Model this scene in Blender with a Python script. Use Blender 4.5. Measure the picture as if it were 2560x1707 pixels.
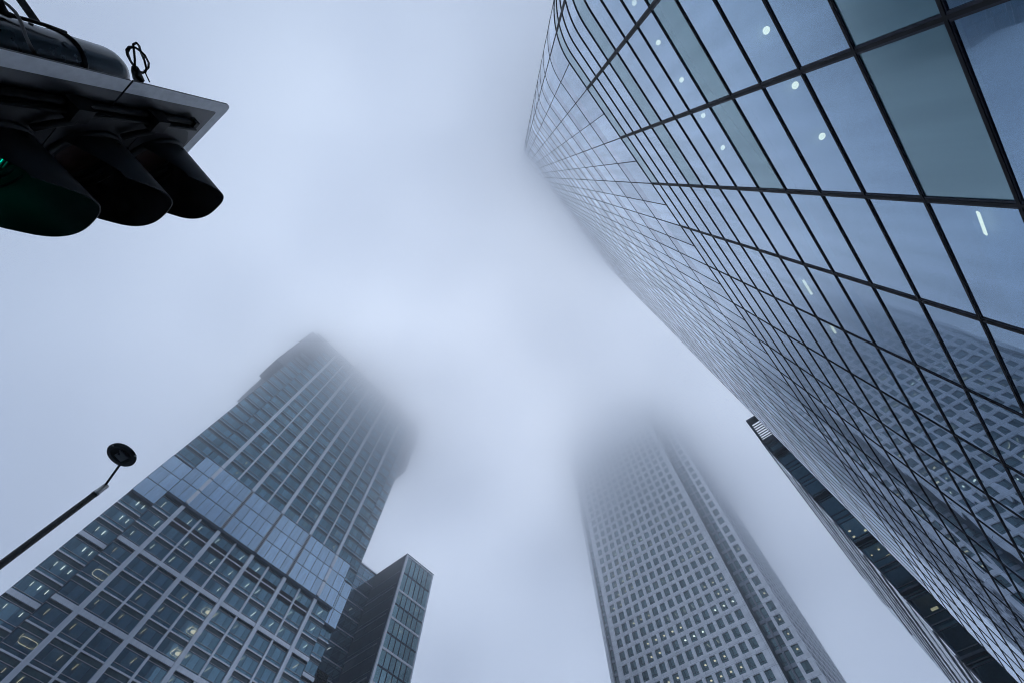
import bpy, math, random
from mathutils import Matrix, Vector
random.seed(11)
sc = bpy.context.scene
for o in list(bpy.data.objects):
    bpy.data.objects.remove(o)
COL = sc.collection
EYE = 1.6                                   # camera height; heights measured from the eye are passed through Z()
def Z(r): return r + EYE

# ------------------------------------------------------------------ camera
FPX, ZX, ZY, CX, CY, W = 1045.95, 1295.976, 440.48, 1280.0, 853.5, 2560.0
up = Vector((ZX - CX, -(ZY - CY), -FPX)).normalized()
fwd = Vector((0, 0, -1)) - up * (-up.z); fwd.normalize()
right = fwd.cross(up)
TH = math.radians(47.62)
ax = right * math.sin(TH) - fwd * math.cos(TH)      # world x (towards the near glass tower) in camera space
ay = right * math.cos(TH) + fwd * math.sin(TH)      # world y (down the street)
cam = bpy.data.cameras.new('camera'); camo = bpy.data.objects.new('camera', cam); COL.objects.link(camo)
cam.sensor_width = 36.0; cam.sensor_fit = 'HORIZONTAL'; cam.lens = 36.0 * FPX / W
cam.clip_start = 0.05; cam.clip_end = 6000
camo.matrix_world = Matrix(((ax.x, ax.y, ax.z, 0), (ay.x, ay.y, ay.z, 0), (up.x, up.y, up.z, EYE), (0, 0, 0, 1)))
sc.camera = camo

# ------------------------------------------------------------------ world: overcast sky, sun behind the cloud
SUN_EL, SUN_AZ = math.radians(66), math.atan2(-0.25, 0.27)     # azimuth from +y towards +x
sun_dir = Vector((math.sin(SUN_AZ) * math.cos(SUN_EL), math.cos(SUN_AZ) * math.cos(SUN_EL), math.sin(SUN_EL)))
wd = bpy.data.worlds.new('World'); sc.world = wd; wd.use_nodes = True
nt = wd.node_tree; nt.nodes.clear()
def N(t, kind, **kw):
    n = t.nodes.new(kind)
    for k, v in kw.items(): setattr(n, k, v)
    return n
out = N(nt, 'ShaderNodeOutputWorld'); bg = N(nt, 'ShaderNodeBackground')
sky = N(nt, 'ShaderNodeTexSky', sky_type='NISHITA', sun_disc=False, sun_elevation=SUN_EL, sun_rotation=SUN_AZ, air_density=2.0, dust_density=6.0)
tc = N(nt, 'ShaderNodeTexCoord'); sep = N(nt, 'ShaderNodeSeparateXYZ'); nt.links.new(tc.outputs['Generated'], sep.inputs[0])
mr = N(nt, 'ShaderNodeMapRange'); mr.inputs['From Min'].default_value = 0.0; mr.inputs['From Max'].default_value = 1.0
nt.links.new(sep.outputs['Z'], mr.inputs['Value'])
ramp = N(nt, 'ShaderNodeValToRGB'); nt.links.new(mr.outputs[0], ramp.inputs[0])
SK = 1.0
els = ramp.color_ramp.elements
els[0].position = 0.0; els[0].color = (0.76, 0.93, 1.20, 1)  # low sky, out of view, brightened beyond a real overcast to light the facades
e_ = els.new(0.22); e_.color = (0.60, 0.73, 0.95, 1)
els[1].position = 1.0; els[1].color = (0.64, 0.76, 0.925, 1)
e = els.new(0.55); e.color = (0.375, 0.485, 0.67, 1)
dot = N(nt, 'ShaderNodeVectorMath', operation='DOT_PRODUCT'); dot.inputs[1].default_value = sun_dir
nt.links.new(tc.outputs['Generated'], dot.inputs[0])
lobe = N(nt, 'ShaderNodeMapRange', interpolation_type='SMOOTHSTEP'); lobe.inputs['From Min'].default_value = 0.50; lobe.inputs['From Max'].default_value = 1.0
lobe.inputs['To Min'].default_value = 0.76; lobe.inputs['To Max'].default_value = 1.32
nt.links.new(dot.outputs['Value'], lobe.inputs['Value'])
noi = N(nt, 'ShaderNodeTexNoise'); noi.inputs['Scale'].default_value = 2.6; noi.inputs['Detail'].default_value = 4
nt.links.new(tc.outputs['Generated'], noi.inputs['Vector'])
nmr = N(nt, 'ShaderNodeMapRange'); nmr.inputs['From Min'].default_value = 0.3; nmr.inputs['From Max'].default_value = 0.7
nmr.inputs['To Min'].default_value = 0.88; nmr.inputs['To Max'].default_value = 1.10
nt.links.new(noi.outputs['Fac'], nmr.inputs['Value'])
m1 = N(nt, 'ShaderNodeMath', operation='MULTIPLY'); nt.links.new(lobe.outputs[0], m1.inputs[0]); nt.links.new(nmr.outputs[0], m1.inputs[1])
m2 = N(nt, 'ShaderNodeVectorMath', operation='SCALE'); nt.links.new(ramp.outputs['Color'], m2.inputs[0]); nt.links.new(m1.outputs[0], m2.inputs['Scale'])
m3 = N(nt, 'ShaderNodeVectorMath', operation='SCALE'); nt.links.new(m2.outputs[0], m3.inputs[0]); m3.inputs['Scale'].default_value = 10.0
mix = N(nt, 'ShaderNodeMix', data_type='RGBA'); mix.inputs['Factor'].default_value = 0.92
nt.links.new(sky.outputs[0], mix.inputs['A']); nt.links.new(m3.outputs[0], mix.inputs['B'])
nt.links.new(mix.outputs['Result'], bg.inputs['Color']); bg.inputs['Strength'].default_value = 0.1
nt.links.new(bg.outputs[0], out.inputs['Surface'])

sl = bpy.data.lights.new('sun', 'SUN'); sl.energy = 0.5; sl.angle = math.radians(90); sl.color = (1.0, 0.97, 0.93)
so = bpy.data.objects.new('sun', sl); COL.objects.link(so)
so.rotation_euler = sun_dir.to_track_quat('Z', 'Y').to_euler()

sc.view_settings.view_transform = 'Standard'; sc.view_settings.look = 'None'; sc.view_settings.gamma = 1.0
sc.view_settings.use_curve_mapping = False
sc.view_settings.exposure = 0.2
cy = sc.cycles
cy.pixel_filter_type = 'BLACKMAN_HARRIS'; cy.filter_width = 1.05
cy.use_denoising = True; cy.denoising_prefilter = 'ACCURATE'; cy.max_bounces = 18; cy.diffuse_bounces = 2; cy.glossy_bounces = 3; cy.transmission_bounces = 4
cy.transparent_max_bounces = 12; cy.volume_bounces = 8; cy.caustics_reflective = False; cy.caustics_refractive = False
cy.sample_clamp_indirect = 4.0

# ------------------------------------------------------------------ materials
MATS = {}
def newmat(name):
    m = bpy.data.materials.new(name); m.use_nodes = True; MATS[name] = m
    t = m.node_tree; t.nodes.clear(); o = N(t, 'ShaderNodeOutputMaterial'); return m, t, o
def solid(name, col, rough=0.5, metal=0.0, var=0.10, scale=1.2, spec=0.5, bump=0.0, streak=1.0):
    """plain surface with a little procedural unevenness in tone and gloss"""
    m, t, o = newmat(name)
    b = N(t, 'ShaderNodeBsdfPrincipled'); b.inputs['Roughness'].default_value = rough; b.inputs['Metallic'].default_value = metal
    b.inputs['Specular IOR Level'].default_value = spec
    c = N(t, 'ShaderNodeTexCoord'); mp = N(t, 'ShaderNodeMapping'); mp.inputs['Scale'].default_value = (scale, scale, scale * streak)
    n = N(t, 'ShaderNodeTexNoise'); n.inputs['Detail'].default_value = 5
    t.links.new(c.outputs['Object'], mp.inputs[0]); t.links.new(mp.outputs[0], n.inputs['Vector'])
    r = N(t, 'ShaderNodeMapRange'); r.inputs['From Min'].default_value = 0.3; r.inputs['From Max'].default_value = 0.7
    r.inputs['To Min'].default_value = 1 - var; r.inputs['To Max'].default_value = 1 + var
    t.links.new(n.outputs['Fac'], r.inputs['Value'])
    s = N(t, 'ShaderNodeVectorMath', operation='SCALE'); s.inputs[0].default_value = col
    t.links.new(r.outputs[0], s.inputs['Scale']); t.links.new(s.outputs[0], b.inputs['Base Color'])
    if bump:
        bp = N(t, 'ShaderNodeBump'); bp.inputs['Strength'].default_value = bump; bp.inputs['Distance'].default_value = 0.01
        t.links.new(n.outputs['Fac'], bp.inputs['Height']); t.links.new(bp.outputs[0], b.inputs['Normal'])
    t.links.new(b.outputs[0], o.inputs['Surface']); return m
def glass(name, trans, gloss, f0=0.2, rough=0.0, wob=0.0, wscale=1.0, var=0.12, power=3.0, backing=None, tilt=0.008, rooms=0.35):
    """coated window glass: a see-through tinted sheet with a Fresnel mirror on it; tone differs a little from pane to pane"""
    m, t, o = newmat(name)
    g = N(t, 'ShaderNodeBsdfGlossy'); g.inputs['Roughness'].default_value = rough
    tr = N(t, 'ShaderNodeBsdfTransparent')
    lw = N(t, 'ShaderNodeLayerWeight'); lw.inputs['Blend'].default_value = 0.5
    pw = N(t, 'ShaderNodeMath', operation='POWER'); pw.inputs[1].default_value = power; t.links.new(lw.outputs['Facing'], pw.inputs[0])
    fr = N(t, 'ShaderNodeMapRange'); fr.inputs['To Min'].default_value = f0; fr.inputs['To Max'].default_value = 1.0; t.links.new(pw.outputs[0], fr.inputs['Value'])
    geo = N(t, 'ShaderNodeNewGeometry')
    r = N(t, 'ShaderNodeMapRange'); r.inputs['To Min'].default_value = 1 - var; r.inputs['To Max'].default_value = 1 + var * 0.5
    t.links.new(geo.outputs['Random Per Island'], r.inputs['Value'])
    s = N(t, 'ShaderNodeVectorMath', operation='SCALE'); tint = N(t, 'ShaderNodeMix', data_type='RGBA'); tint.inputs['A'].default_value = (*gloss, 1); tint.inputs['B'].default_value = (0.97, 0.98, 1.0, 1)
    t.links.new(pw.outputs[0], tint.inputs['Factor']); t.links.new(tint.outputs['Result'], s.inputs[0])
    c = N(t, 'ShaderNodeTexCoord'); mp = N(t, 'ShaderNodeMapping'); mp.inputs['Scale'].default_value = (2.0, 2.0, 0.22)
    dn = N(t, 'ShaderNodeTexNoise'); dn.inputs['Scale'].default_value = 1.0; dn.inputs['Detail'].default_value = 6
    t.links.new(c.outputs['Object'], mp.inputs[0]); t.links.new(mp.outputs[0], dn.inputs['Vector'])
    r2 = N(t, 'ShaderNodeMapRange'); r2.inputs['From Min'].default_value = 0.3; r2.inputs['From Max'].default_value = 0.7
    r2.inputs['To Min'].default_value = 0.91; r2.inputs['To Max'].default_value = 1.06
    t.links.new(dn.outputs['Fac'], r2.inputs['Value'])
    mm = N(t, 'ShaderNodeMath', operation='MULTIPLY'); t.links.new(r.outputs[0], mm.inputs[0]); t.links.new(r2.outputs[0], mm.inputs[1])
    t.links.new(mm.outputs[0], s.inputs['Scale']); t.links.new(s.outputs[0], g.inputs['Color'])
    if wob:
        wn = N(t, 'ShaderNodeTexNoise'); wn.inputs['Scale'].default_value = wscale; wn.inputs['Detail'].default_value = 1
        ad = N(t, 'ShaderNodeVectorMath', operation='ADD'); t.links.new(c.outputs['Object'], ad.inputs[0])
        sv = N(t, 'ShaderNodeVectorMath', operation='SCALE'); sv.inputs[0].default_value = (40, 40, 40)
        t.links.new(geo.outputs['Random Per Island'], sv.inputs['Scale']); t.links.new(sv.outputs[0], ad.inputs[1])
        t.links.new(ad.outputs[0], wn.inputs['Vector'])
        bp = N(t, 'ShaderNodeBump'); bp.inputs['Strength'].default_value = 1.0; bp.inputs['Distance'].default_value = wob
        t.links.new(wn.outputs['Fac'], bp.inputs['Height'])
        wh = N(t, 'ShaderNodeTexWhiteNoise', noise_dimensions='1D'); t.links.new(geo.outputs['Random Per Island'], wh.inputs['W'])
        ce = N(t, 'ShaderNodeVectorMath', operation='SUBTRACT'); ce.inputs[1].default_value = (0.5, 0.5, 0.5); t.links.new(wh.outputs['Color'], ce.inputs[0])
        ti = N(t, 'ShaderNodeVectorMath', operation='SCALE'); ti.inputs['Scale'].default_value = tilt; t.links.new(ce.outputs[0], ti.inputs[0])
        an = N(t, 'ShaderNodeVectorMath', operation='ADD'); t.links.new(bp.outputs[0], an.inputs[0]); t.links.new(ti.outputs[0], an.inputs[1])
        no = N(t, 'ShaderNodeVectorMath', operation='NORMALIZE'); t.links.new(an.outputs[0], no.inputs[0]); t.links.new(no.outputs[0], g.inputs['Normal'])
    fac = fr.outputs[0]
    if backing:                                   # opaque panel behind the sheet
        tr = N(t, 'ShaderNodeBsdfDiffuse'); bs = N(t, 'ShaderNodeVectorMath', operation='SCALE'); bs.inputs[0].default_value = backing
        t.links.new(mm.outputs[0], bs.inputs['Scale']); t.links.new(bs.outputs[0], tr.inputs['Color'])
    if not backing:
        w2 = N(t, 'ShaderNodeTexWhiteNoise', noise_dimensions='1D'); of = N(t, 'ShaderNodeMath', operation='ADD'); of.inputs[1].default_value = 3.7
        t.links.new(geo.outputs['Random Per Island'], of.inputs[0]); t.links.new(of.outputs[0], w2.inputs['W'])
        rr = N(t, 'ShaderNodeMapRange'); rr.inputs['To Min'].default_value = 1 - rooms; rr.inputs['To Max'].default_value = 1 + rooms; t.links.new(w2.outputs['Value'], rr.inputs['Value'])
        sc_ = N(t, 'ShaderNodeVectorMath', operation='SCALE'); sc_.inputs[0].default_value = trans; t.links.new(rr.outputs[0], sc_.inputs['Scale']); t.links.new(sc_.outputs[0], tr.inputs['Color'])
    mx = N(t, 'ShaderNodeMixShader'); t.links.new(fac, mx.inputs[0]); t.links.new(tr.outputs[0], mx.inputs[1]); t.links.new(g.outputs[0], mx.inputs[2])
    t.links.new(mx.outputs[0], o.inputs['Surface']); return m
def lamp(name, col, strength):
    m, t, o = newmat(name); e = N(t, 'ShaderNodeEmission'); e.inputs['Color'].default_value = (*col, 1); e.inputs['Strength'].default_value = strength
    t.links.new(e.outputs[0], o.inputs['Surface']); m.cycles.emission_sampling = 'NONE'; return m
def jointed(name, col, rough, px, pz, ox, oz, axis='X', w=0.035, metal=0.3):
    """metal cladding with dark open joints on a regular module"""
    m, t, o = newmat(name)
    b = N(t, 'ShaderNodeBsdfPrincipled'); b.inputs['Roughness'].default_value = rough; b.inputs['Metallic'].default_value = metal
    c = N(t, 'ShaderNodeTexCoord'); sp = N(t, 'ShaderNodeSeparateXYZ'); t.links.new(c.outputs['Object'], sp.inputs[0])
    def line(sock, p, off):
        a = N(t, 'ShaderNodeMath', operation='ADD'); a.inputs[1].default_value = -off + 1000 * p; t.links.new(sock, a.inputs[0])
        d = N(t, 'ShaderNodeMath', operation='MODULO'); d.inputs[1].default_value = p; t.links.new(a.outputs[0], d.inputs[0])
        l = N(t, 'ShaderNodeMath', operation='LESS_THAN'); l.inputs[1].default_value = w; t.links.new(d.outputs[0], l.inputs[0]); return l.outputs[0]
    h = line(sp.outputs[axis], px, ox); v = line(sp.outputs['Z'], pz, oz)
    mx = N(t, 'ShaderNodeMath', operation='MAXIMUM'); t.links.new(h, mx.inputs[0]); t.links.new(v, mx.inputs[1])
    n = N(t, 'ShaderNodeTexNoise'); n.inputs['Scale'].default_value = 0.8; n.inputs['Detail'].default_value = 4; t.links.new(c.outputs['Object'], n.inputs['Vector'])
    r = N(t, 'ShaderNodeMapRange'); r.inputs['From Min'].default_value = 0.3; r.inputs['From Max'].default_value = 0.7; r.inputs['To Min'].default_value = 0.9; r.inputs['To Max'].default_value = 1.1
    t.links.new(n.outputs['Fac'], r.inputs['Value'])
    s = N(t, 'ShaderNodeVectorMath', operation='SCALE'); s.inputs[0].default_value = col; t.links.new(r.outputs[0], s.inputs['Scale'])
    k = N(t, 'ShaderNodeMix', data_type='RGBA'); t.links.new(mx.outputs[0], k.inputs['Factor']); t.links.new(s.outputs[0], k.inputs['A'])
    k.inputs['B'].default_value = (0.06, 0.07, 0.09, 1); t.links.new(k.outputs['Result'], b.inputs['Base Color'])
    t.links.new(b.outputs[0], o.inputs['Surface']); return m

near_glass = glass('near_tower_glass', (0.26, 0.42, 0.56), (0.42, 0.70, 1.0), f0=0.32, power=1.8, tilt=0.0025, wob=0.003, wscale=0.9, var=0.14)
far_glass = glass('tower_glass', (0.46, 0.66, 0.70), (0.50, 0.81, 0.97), f0=0.34, tilt=0.004, wob=0.004, wscale=0.5, var=0.3)
band_glass = glass('band_glass', (0.55, 0.66, 0.78), (0.64, 0.82, 0.98), f0=0.86, tilt=0.003, wob=0.003, wscale=0.4, var=0.12)
dark_glass = glass('dark_tower_glass', (0.42, 0.60, 0.64), (0.42, 0.66, 0.74), f0=0.30, power=4.0, wob=0.003, wscale=0.5, var=0.3)
side_glass = glass('dark_tower_side_glass', (0.30, 0.42, 0.46), (0.85, 0.93, 1.0), f0=0.15, wob=0.003, wscale=0.5, var=0.2)
side_dark = glass('square_side_glass', (0.45, 0.62, 0.64), (0.40, 0.52, 0.58), f0=0.05, power=6.0, wob=0.003, wscale=0.6, var=0.35)
side_steel = solid('side_cladding_grey', (0.60, 0.62, 0.66), rough=0.5, metal=0.3, var=0.12, scale=0.4)
ocs_glass = glass('square_window_glass', (0.45, 0.62, 0.64), (0.55, 0.80, 0.84), f0=0.26, wob=0.003, wscale=0.6, var=0.35)
link_glass = glass('link_glass', (0.46, 0.62, 0.70), (0.60, 0.84, 1.0), f0=0.50, wob=0.003, wscale=0.5, var=0.2)
lift_glass = glass('lift_tower_glass', (0.50, 0.72, 0.76), (0.58, 0.88, 0.94), f0=0.46, wob=0.004, wscale=0.5, var=0.2)
spandrel_green = glass('spandrel_panel_green', (0, 0, 0), (0.58, 0.82, 0.92), f0=0.18, rough=0.03, var=0.14, backing=(0.10, 0.19, 0.215))
gasket = solid('black_gasket', (0.008, 0.009, 0.011), rough=0.6, spec=0.15, var=0.15, scale=3)
spandrel_blue = glass('spandrel_panel_blue', (0, 0, 0), (0.56, 0.72, 0.95), f0=0.30, power=2.2, rough=0.02, var=0.16, tilt=0.003, backing=(0.12, 0.13, 0.17))
mullion_grey = solid('mullion_grey', (0.020, 0.025, 0.040), rough=0.55, spec=0.2, var=0.15, scale=2)
fin_alu = solid('fin_aluminium', (0.84, 0.86, 0.89), rough=0.32, metal=0.75, var=0.08, scale=0.5, streak=0.15)
dark_alu = solid('dark_aluminium', (0.036, 0.058, 0.085), rough=0.4, metal=0.4, var=0.15, scale=0.7)
louvre = solid('dark_louvre', (0.014, 0.016, 0.02), rough=0.6, var=0.2, scale=1.5)
teal_panel = solid('teal_spandrel_panel', (0.035, 0.075, 0.085), rough=0.15, var=0.2, scale=0.4, spec=0.8)
ceiling_m = solid('ceiling_board', (0.36, 0.44, 0.48), rough=0.8, var=0.12, scale=0.5)
inner_m = solid('interior_wall', (0.20, 0.27, 0.30), rough=0.8, var=0.3, scale=0.35)
steel = jointed('steel_cladding', (0.86, 0.87, 0.89), 0.36, 2.97, 3.88, 0.0, 0.0, metal=0.95)
lead = jointed('lead_grey_panels', (0.05, 0.075, 0.115), 0.5, 3.1, 4.2, 0.0, 0.0, axis='X', w=0.05)
steel_plain = solid('brushed_steel', (0.38, 0.41, 0.46), rough=0.3, metal=0.6, var=0.1, scale=0.8)
warm = lamp('warm_light', (1.0, 0.68, 0.44), 1.2)
white = lamp('white_light', (1.0, 0.85, 0.74), 2.0)
soft = lamp('yellow_white_light', (1.0, 0.72, 0.45), 0.9)
downlight = lamp('downlight', (1.0, 0.74, 0.42), 2.9)
green_lens = lamp('green_signal_lens', (0.0, 0.42, 0.28), 1.8)
side_metal = solid('side_ledge_metal', (0.22, 0.24, 0.27), rough=0.4, metal=0.5, var=0.15, scale=0.4)
dark_ledge = solid('dark_ledge', (0.055, 0.075, 0.10), rough=0.4, metal=0.3, var=0.15, scale=0.6)
visor_m = solid('visor_plastic', (0.010, 0.011, 0.013), rough=0.55, spec=0.3, var=0.2, scale=6, bump=0.05)
board_black = solid('board_black', (0.020, 0.023, 0.028), rough=0.45, var=0.12, scale=5)
board_white = solid('board_white_border', (0.78, 0.82, 0.86), rough=0.4, var=0.10, scale=7)
pole_green = solid('pole_green_paint', (0.012, 0.022, 0.024), rough=0.22, var=0.2, scale=5)
rubber = solid('black_rubber', (0.006, 0.006, 0.007), rough=0.6, spec=0.2, var=0.2, scale=9)
dead_lens = solid('unlit_lens', (0.03, 0.008, 0.007), rough=0.5, spec=0.15, var=0.2, scale=20)
lamp_black = solid('lamp_black_paint', (0.014, 0.016, 0.018), rough=0.55, spec=0.25, var=0.2, scale=3)
lamp_inside = solid('lamp_reflector', (0.10, 0.11, 0.12), rough=0.3, metal=0.5, var=0.25, scale=8)
collar_m = solid('galvanised_collar', (0.33, 0.34, 0.34), rough=0.35, metal=0.7, var=0.2, scale=12)
asphalt = solid('asphalt', (0.21, 0.245, 0.29), rough=0.9, var=0.25, scale=0.8, bump=0.3)
paving = jointed('paving', (0.18, 0.20, 0.23), 0.8, 0.6, 0.6, 0, 0, w=0.01, metal=0)

# ------------------------------------------------------------------ mesh helpers
class MB:
    def __init__(s): s.v = []; s.f = []; s.m = []; s.sm = []
    def face(s, pts, mi=0, smooth=False):
        i = len(s.v); s.v += [tuple(p) for p in pts]; s.f.append(tuple(range(i, i + len(pts)))); s.m.append(mi); s.sm.append(smooth)
    def box(s, x0, x1, y0, y1, z0, z1, mi=0):
        if x0 > x1: x0, x1 = x1, x0
        if y0 > y1: y0, y1 = y1, y0
        i = len(s.v)
        s.v += [(x0, y0, z0), (x1, y0, z0), (x1, y1, z0), (x0, y1, z0), (x0, y0, z1), (x1, y0, z1), (x1, y1, z1), (x0, y1, z1)]
        for f in ((0, 3, 2, 1), (4, 5, 6, 7), (0, 1, 5, 4), (1, 2, 6, 5), (2, 3, 7, 6), (3, 0, 4, 7)):
            s.f.append(tuple(i + k for k in f)); s.m.append(mi); s.sm.append(False)
    def obox(s, o, u, v, w, mi=0):
        """box from a corner o and three edge vectors"""
        o, u, v, w = Vector(o), Vector(u), Vector(v), Vector(w)
        if u.cross(v).dot(w) < 0: u, v = v, u
        i = len(s.v)
        s.v += [tuple(p) for p in (o, o + u, o + u + v, o + v, o + w, o + u + w, o + u + v + w, o + v + w)]
        for f in ((0, 3, 2, 1), (4, 5, 6, 7), (0, 1, 5, 4), (1, 2, 6, 5), (2, 3, 7, 6), (3, 0, 4, 7)):
            s.f.append(tuple(i + k for k in f)); s.m.append(mi); s.sm.append(False)
    def tube(s, pts, r, n=10, mi=0, closed=False, cap=True):
        pts = [Vector(p) for p in pts]; rs = r if isinstance(r, (list, tuple)) else [r] * len(pts)
        base = len(s.v); m = len(pts); prev = None
        for k, p in enumerate(pts):
            if closed: d = pts[(k + 1) % m] - pts[k - 1]
            else: d = pts[min(k + 1, m - 1)] - pts[max(k - 1, 0)]
            d.normalize()
            if prev is None:
                a = Vector((0, 0, 1)) if abs(d.z) < 0.9 else Vector((1, 0, 0)); u = d.cross(a).normalized()
            else:
                u = (prev - d * prev.dot(d)); u.normalize()
            prev = u; w = d.cross(u)
            for j in range(n):
                t = 2 * math.pi * j / n
                s.v.append(tuple(p + (u * math.cos(t) + w * math.sin(t)) * rs[k]))
        for k in range(m if closed else m - 1):
            k2 = (k + 1) % m
            for j in range(n):
                j2 = (j + 1) % n
                s.f.append((base + k * n + j, base + k * n + j2, base + k2 * n + j2, base + k2 * n + j)); s.m.append(mi); s.sm.append(True)
        if cap and not closed:
            s.f.append(tuple(base + j for j in range(n))[::-1]); s.m.append(mi); s.sm.append(False)
            s.f.append(tuple(base + (m - 1) * n + j for j in range(n))); s.m.append(mi); s.sm.append(False)
    def mesh(s, name, mats):
        me = bpy.data.meshes.new(name); me.from_pydata(s.v, [], s.f)
        for m in mats: me.materials.append(m)
        me.polygons.foreach_set('material_index', s.m); me.polygons.foreach_set('use_smooth', s.sm); me.update(); return me
    def build(s, name, mats, parent=None, loc=None, kind=None):
        if not isinstance(mats, (list, tuple)): mats = [mats]
        return link(name, s.mesh(name, mats), parent, loc, kind)
def link(name, me, parent=None, loc=None, kind=None):
    o = bpy.data.objects.new(name, me); COL.objects.link(o)
    if parent is not None: o.parent = parent
    if loc is not None: o.location = loc
    if kind: o['kind'] = kind
    return o
def thing(name, label, cat, group=None, loc=(0, 0, 0)):
    o = bpy.data.objects.new(name, None); COL.objects.link(o); o.location = loc
    o['label'] = label; o['category'] = cat
    if group: o['group'] = group
    return o

# ------------------------------------------------------------------ ground, road, pavement
g = MB(); g.face([(-1500, -1500, -0.15), (1500, -1500, -0.15), (1500, 1500, -0.15), (-1500, 1500, -0.15)])
g.build('ground', asphalt, kind='structure')
r = MB(); r.face([(-14, -400, -0.146), (-4.2, -400, -0.146), (-4.2, 400, -0.146), (-14, 400, -0.146)])
r.build('road', asphalt, kind='structure')
p = MB(); p.box(-4.2, 4.85, -400, 400, -0.14, 0.0); p.build('pavement', paving, kind='structure')
p = MB(); p.box(-40, -14, -400, 400, -0.14, 0.0); p.build('far_pavement', paving, kind='structure')

# ================================================================== NEAR GLASS TOWER (right)
D = 4.9; YS = -2.2; RAD = 3.3; YE = 42.86; ARC = RAD * math.pi / 2
def P(s, off=0.0):
    """point on the facade line at arc length s (= y on the flat part); off > 0 is outwards"""
    if s >= YS: return (D - off, s)
    if s >= YS - ARC:
        a = (YS - s) / RAD
        return (D + RAD - (RAD + off) * math.cos(a), YS - (RAD + off) * math.sin(a))
    return (D + RAD + (YS - ARC - s), YS - RAD - off)
def srange(s0, s1):
    """break points between two arc lengths (finer on the curve)"""
    lo, hi = min(s0, s1), max(s0, s1)
    pts = [lo]
    if lo < YS:
        n = max(2, int((min(hi, YS) - lo) / 0.22) + 1)
        for k in range(1, n + 1):
            q = lo + (min(hi, YS) - lo) * k / n
            if q < hi - 1e-6: pts.append(q)
    pts.append(hi); return pts
near = thing('office_tower', 'blue glass tower with curved corner and black mullion grid, rising close on the right', 'tower', loc=(D, 20, 0))
def rel(o): o.parent = near; o.matrix_parent_inverse = Matrix.Translation((-D, -20, 0)); return o
S0 = -0.82; WB = 2.73
rows = [-0.4, 0.85, 2.1, 3.4, 4.7, 5.99, 7.42, 8.69, 9.97, 11.26, 12.54, 13.82, 15.07, 16.37, 17.67, 18.91, 20.20, 21.47, 22.69]
upper = [22.69 + 4.29 * k for k in range(0, 42)]
cols = [S0 + WB * k for k in range(-4, 17)]           # lower mullions
def strip(mb, s0, s1, z0, z1, off, mi=0):
    pts = srange(s0, s1); sm = len(pts) > 2
    # one island: shared verts along the strip
    base = len(mb.v)
    for q in pts:
        x, y = P(q, off); mb.v.append((x, y, z0)); mb.v.append((x, y, z1))
    for k in range(len(pts) - 1):
        a = base + 2 * k
        mb.f.append((a + 1, a + 3, a + 2, a)[::-1]); mb.m.append(mi); mb.sm.append(sm)
def bar_h(mb, s0, s1, z0, z1, o0, o1, mi):
    """horizontal bar following the facade, from offset o0 to o1"""
    pts = srange(s0, s1); base = len(mb.v)
    for q in pts:
        for (o, z) in ((o0, z0), (o1, z0), (o1, z1), (o0, z1)):
            x, y = P(q, o); mb.v.append((x, y, z))
    for k in range(len(pts) - 1):
        a = base + 4 * k
        for j in range(3):
            mb.f.append((a + j, a + j + 1, a + 4 + j + 1, a + 4 + j)); mb.m.append(mi); mb.sm.append(False)
    mb.f.append((base, base + 3, base + 2, base + 1)); mb.m.append(mi); mb.sm.append(False)
    e = base + 4 * (len(pts) - 1); mb.f.append((e, e + 1, e + 2, e + 3)); mb.m.append(mi); mb.sm.append(False)
def bar_v(mb, s, w, z0, z1, o0, o1, mi):
    bar_h(mb, s - w / 2, s + w / 2, z0, z1, o0, o1, mi)
SLO = YS - ARC - 9.0
fr = MB()
for i, z in enumerate(rows):
    bar_h(fr, SLO, YE, Z(z) - 0.042, Z(z) + 0.042, -0.03, 0.003, 0); bar_h(fr, SLO, YE, Z(z) - 0.024, Z(z) + 0.024, -0.02, 0.014, 1)
for z in upper[1:]:
    bar_h(fr, SLO, YE, Z(z) - 0.019, Z(z) + 0.019, -0.03, 0.003, 1)
ucols = [S0 + WB / 2 * k for k in range(-10, 33)]
for s in cols:
    wb_ = 0.13 if s < 9 else 0.085
    bar_v(fr, s, wb_, 0, Z(22.69), -0.035, 0.004, 0); bar_v(fr, s, wb_ * 0.42, 0, Z(22.69), -0.036, 0.013, 1); bar_v(fr, s, 0.035, Z(22.69), Z(upper[-1]), -0.035, 0.007, 1)
    bar_v(fr, s, 0.04, Z(22.74), Z(upper[-1]), -0.035, 0.004, 0)
for s in ucols:
    if min(abs(s - c) for c in cols) > 0.3: bar_v(fr, s, 0.03, Z(22.69), Z(upper[-1]), -0.035, 0.004, 1)
rel(fr.build('mullion_frame', [mullion_grey, gasket]))
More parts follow.
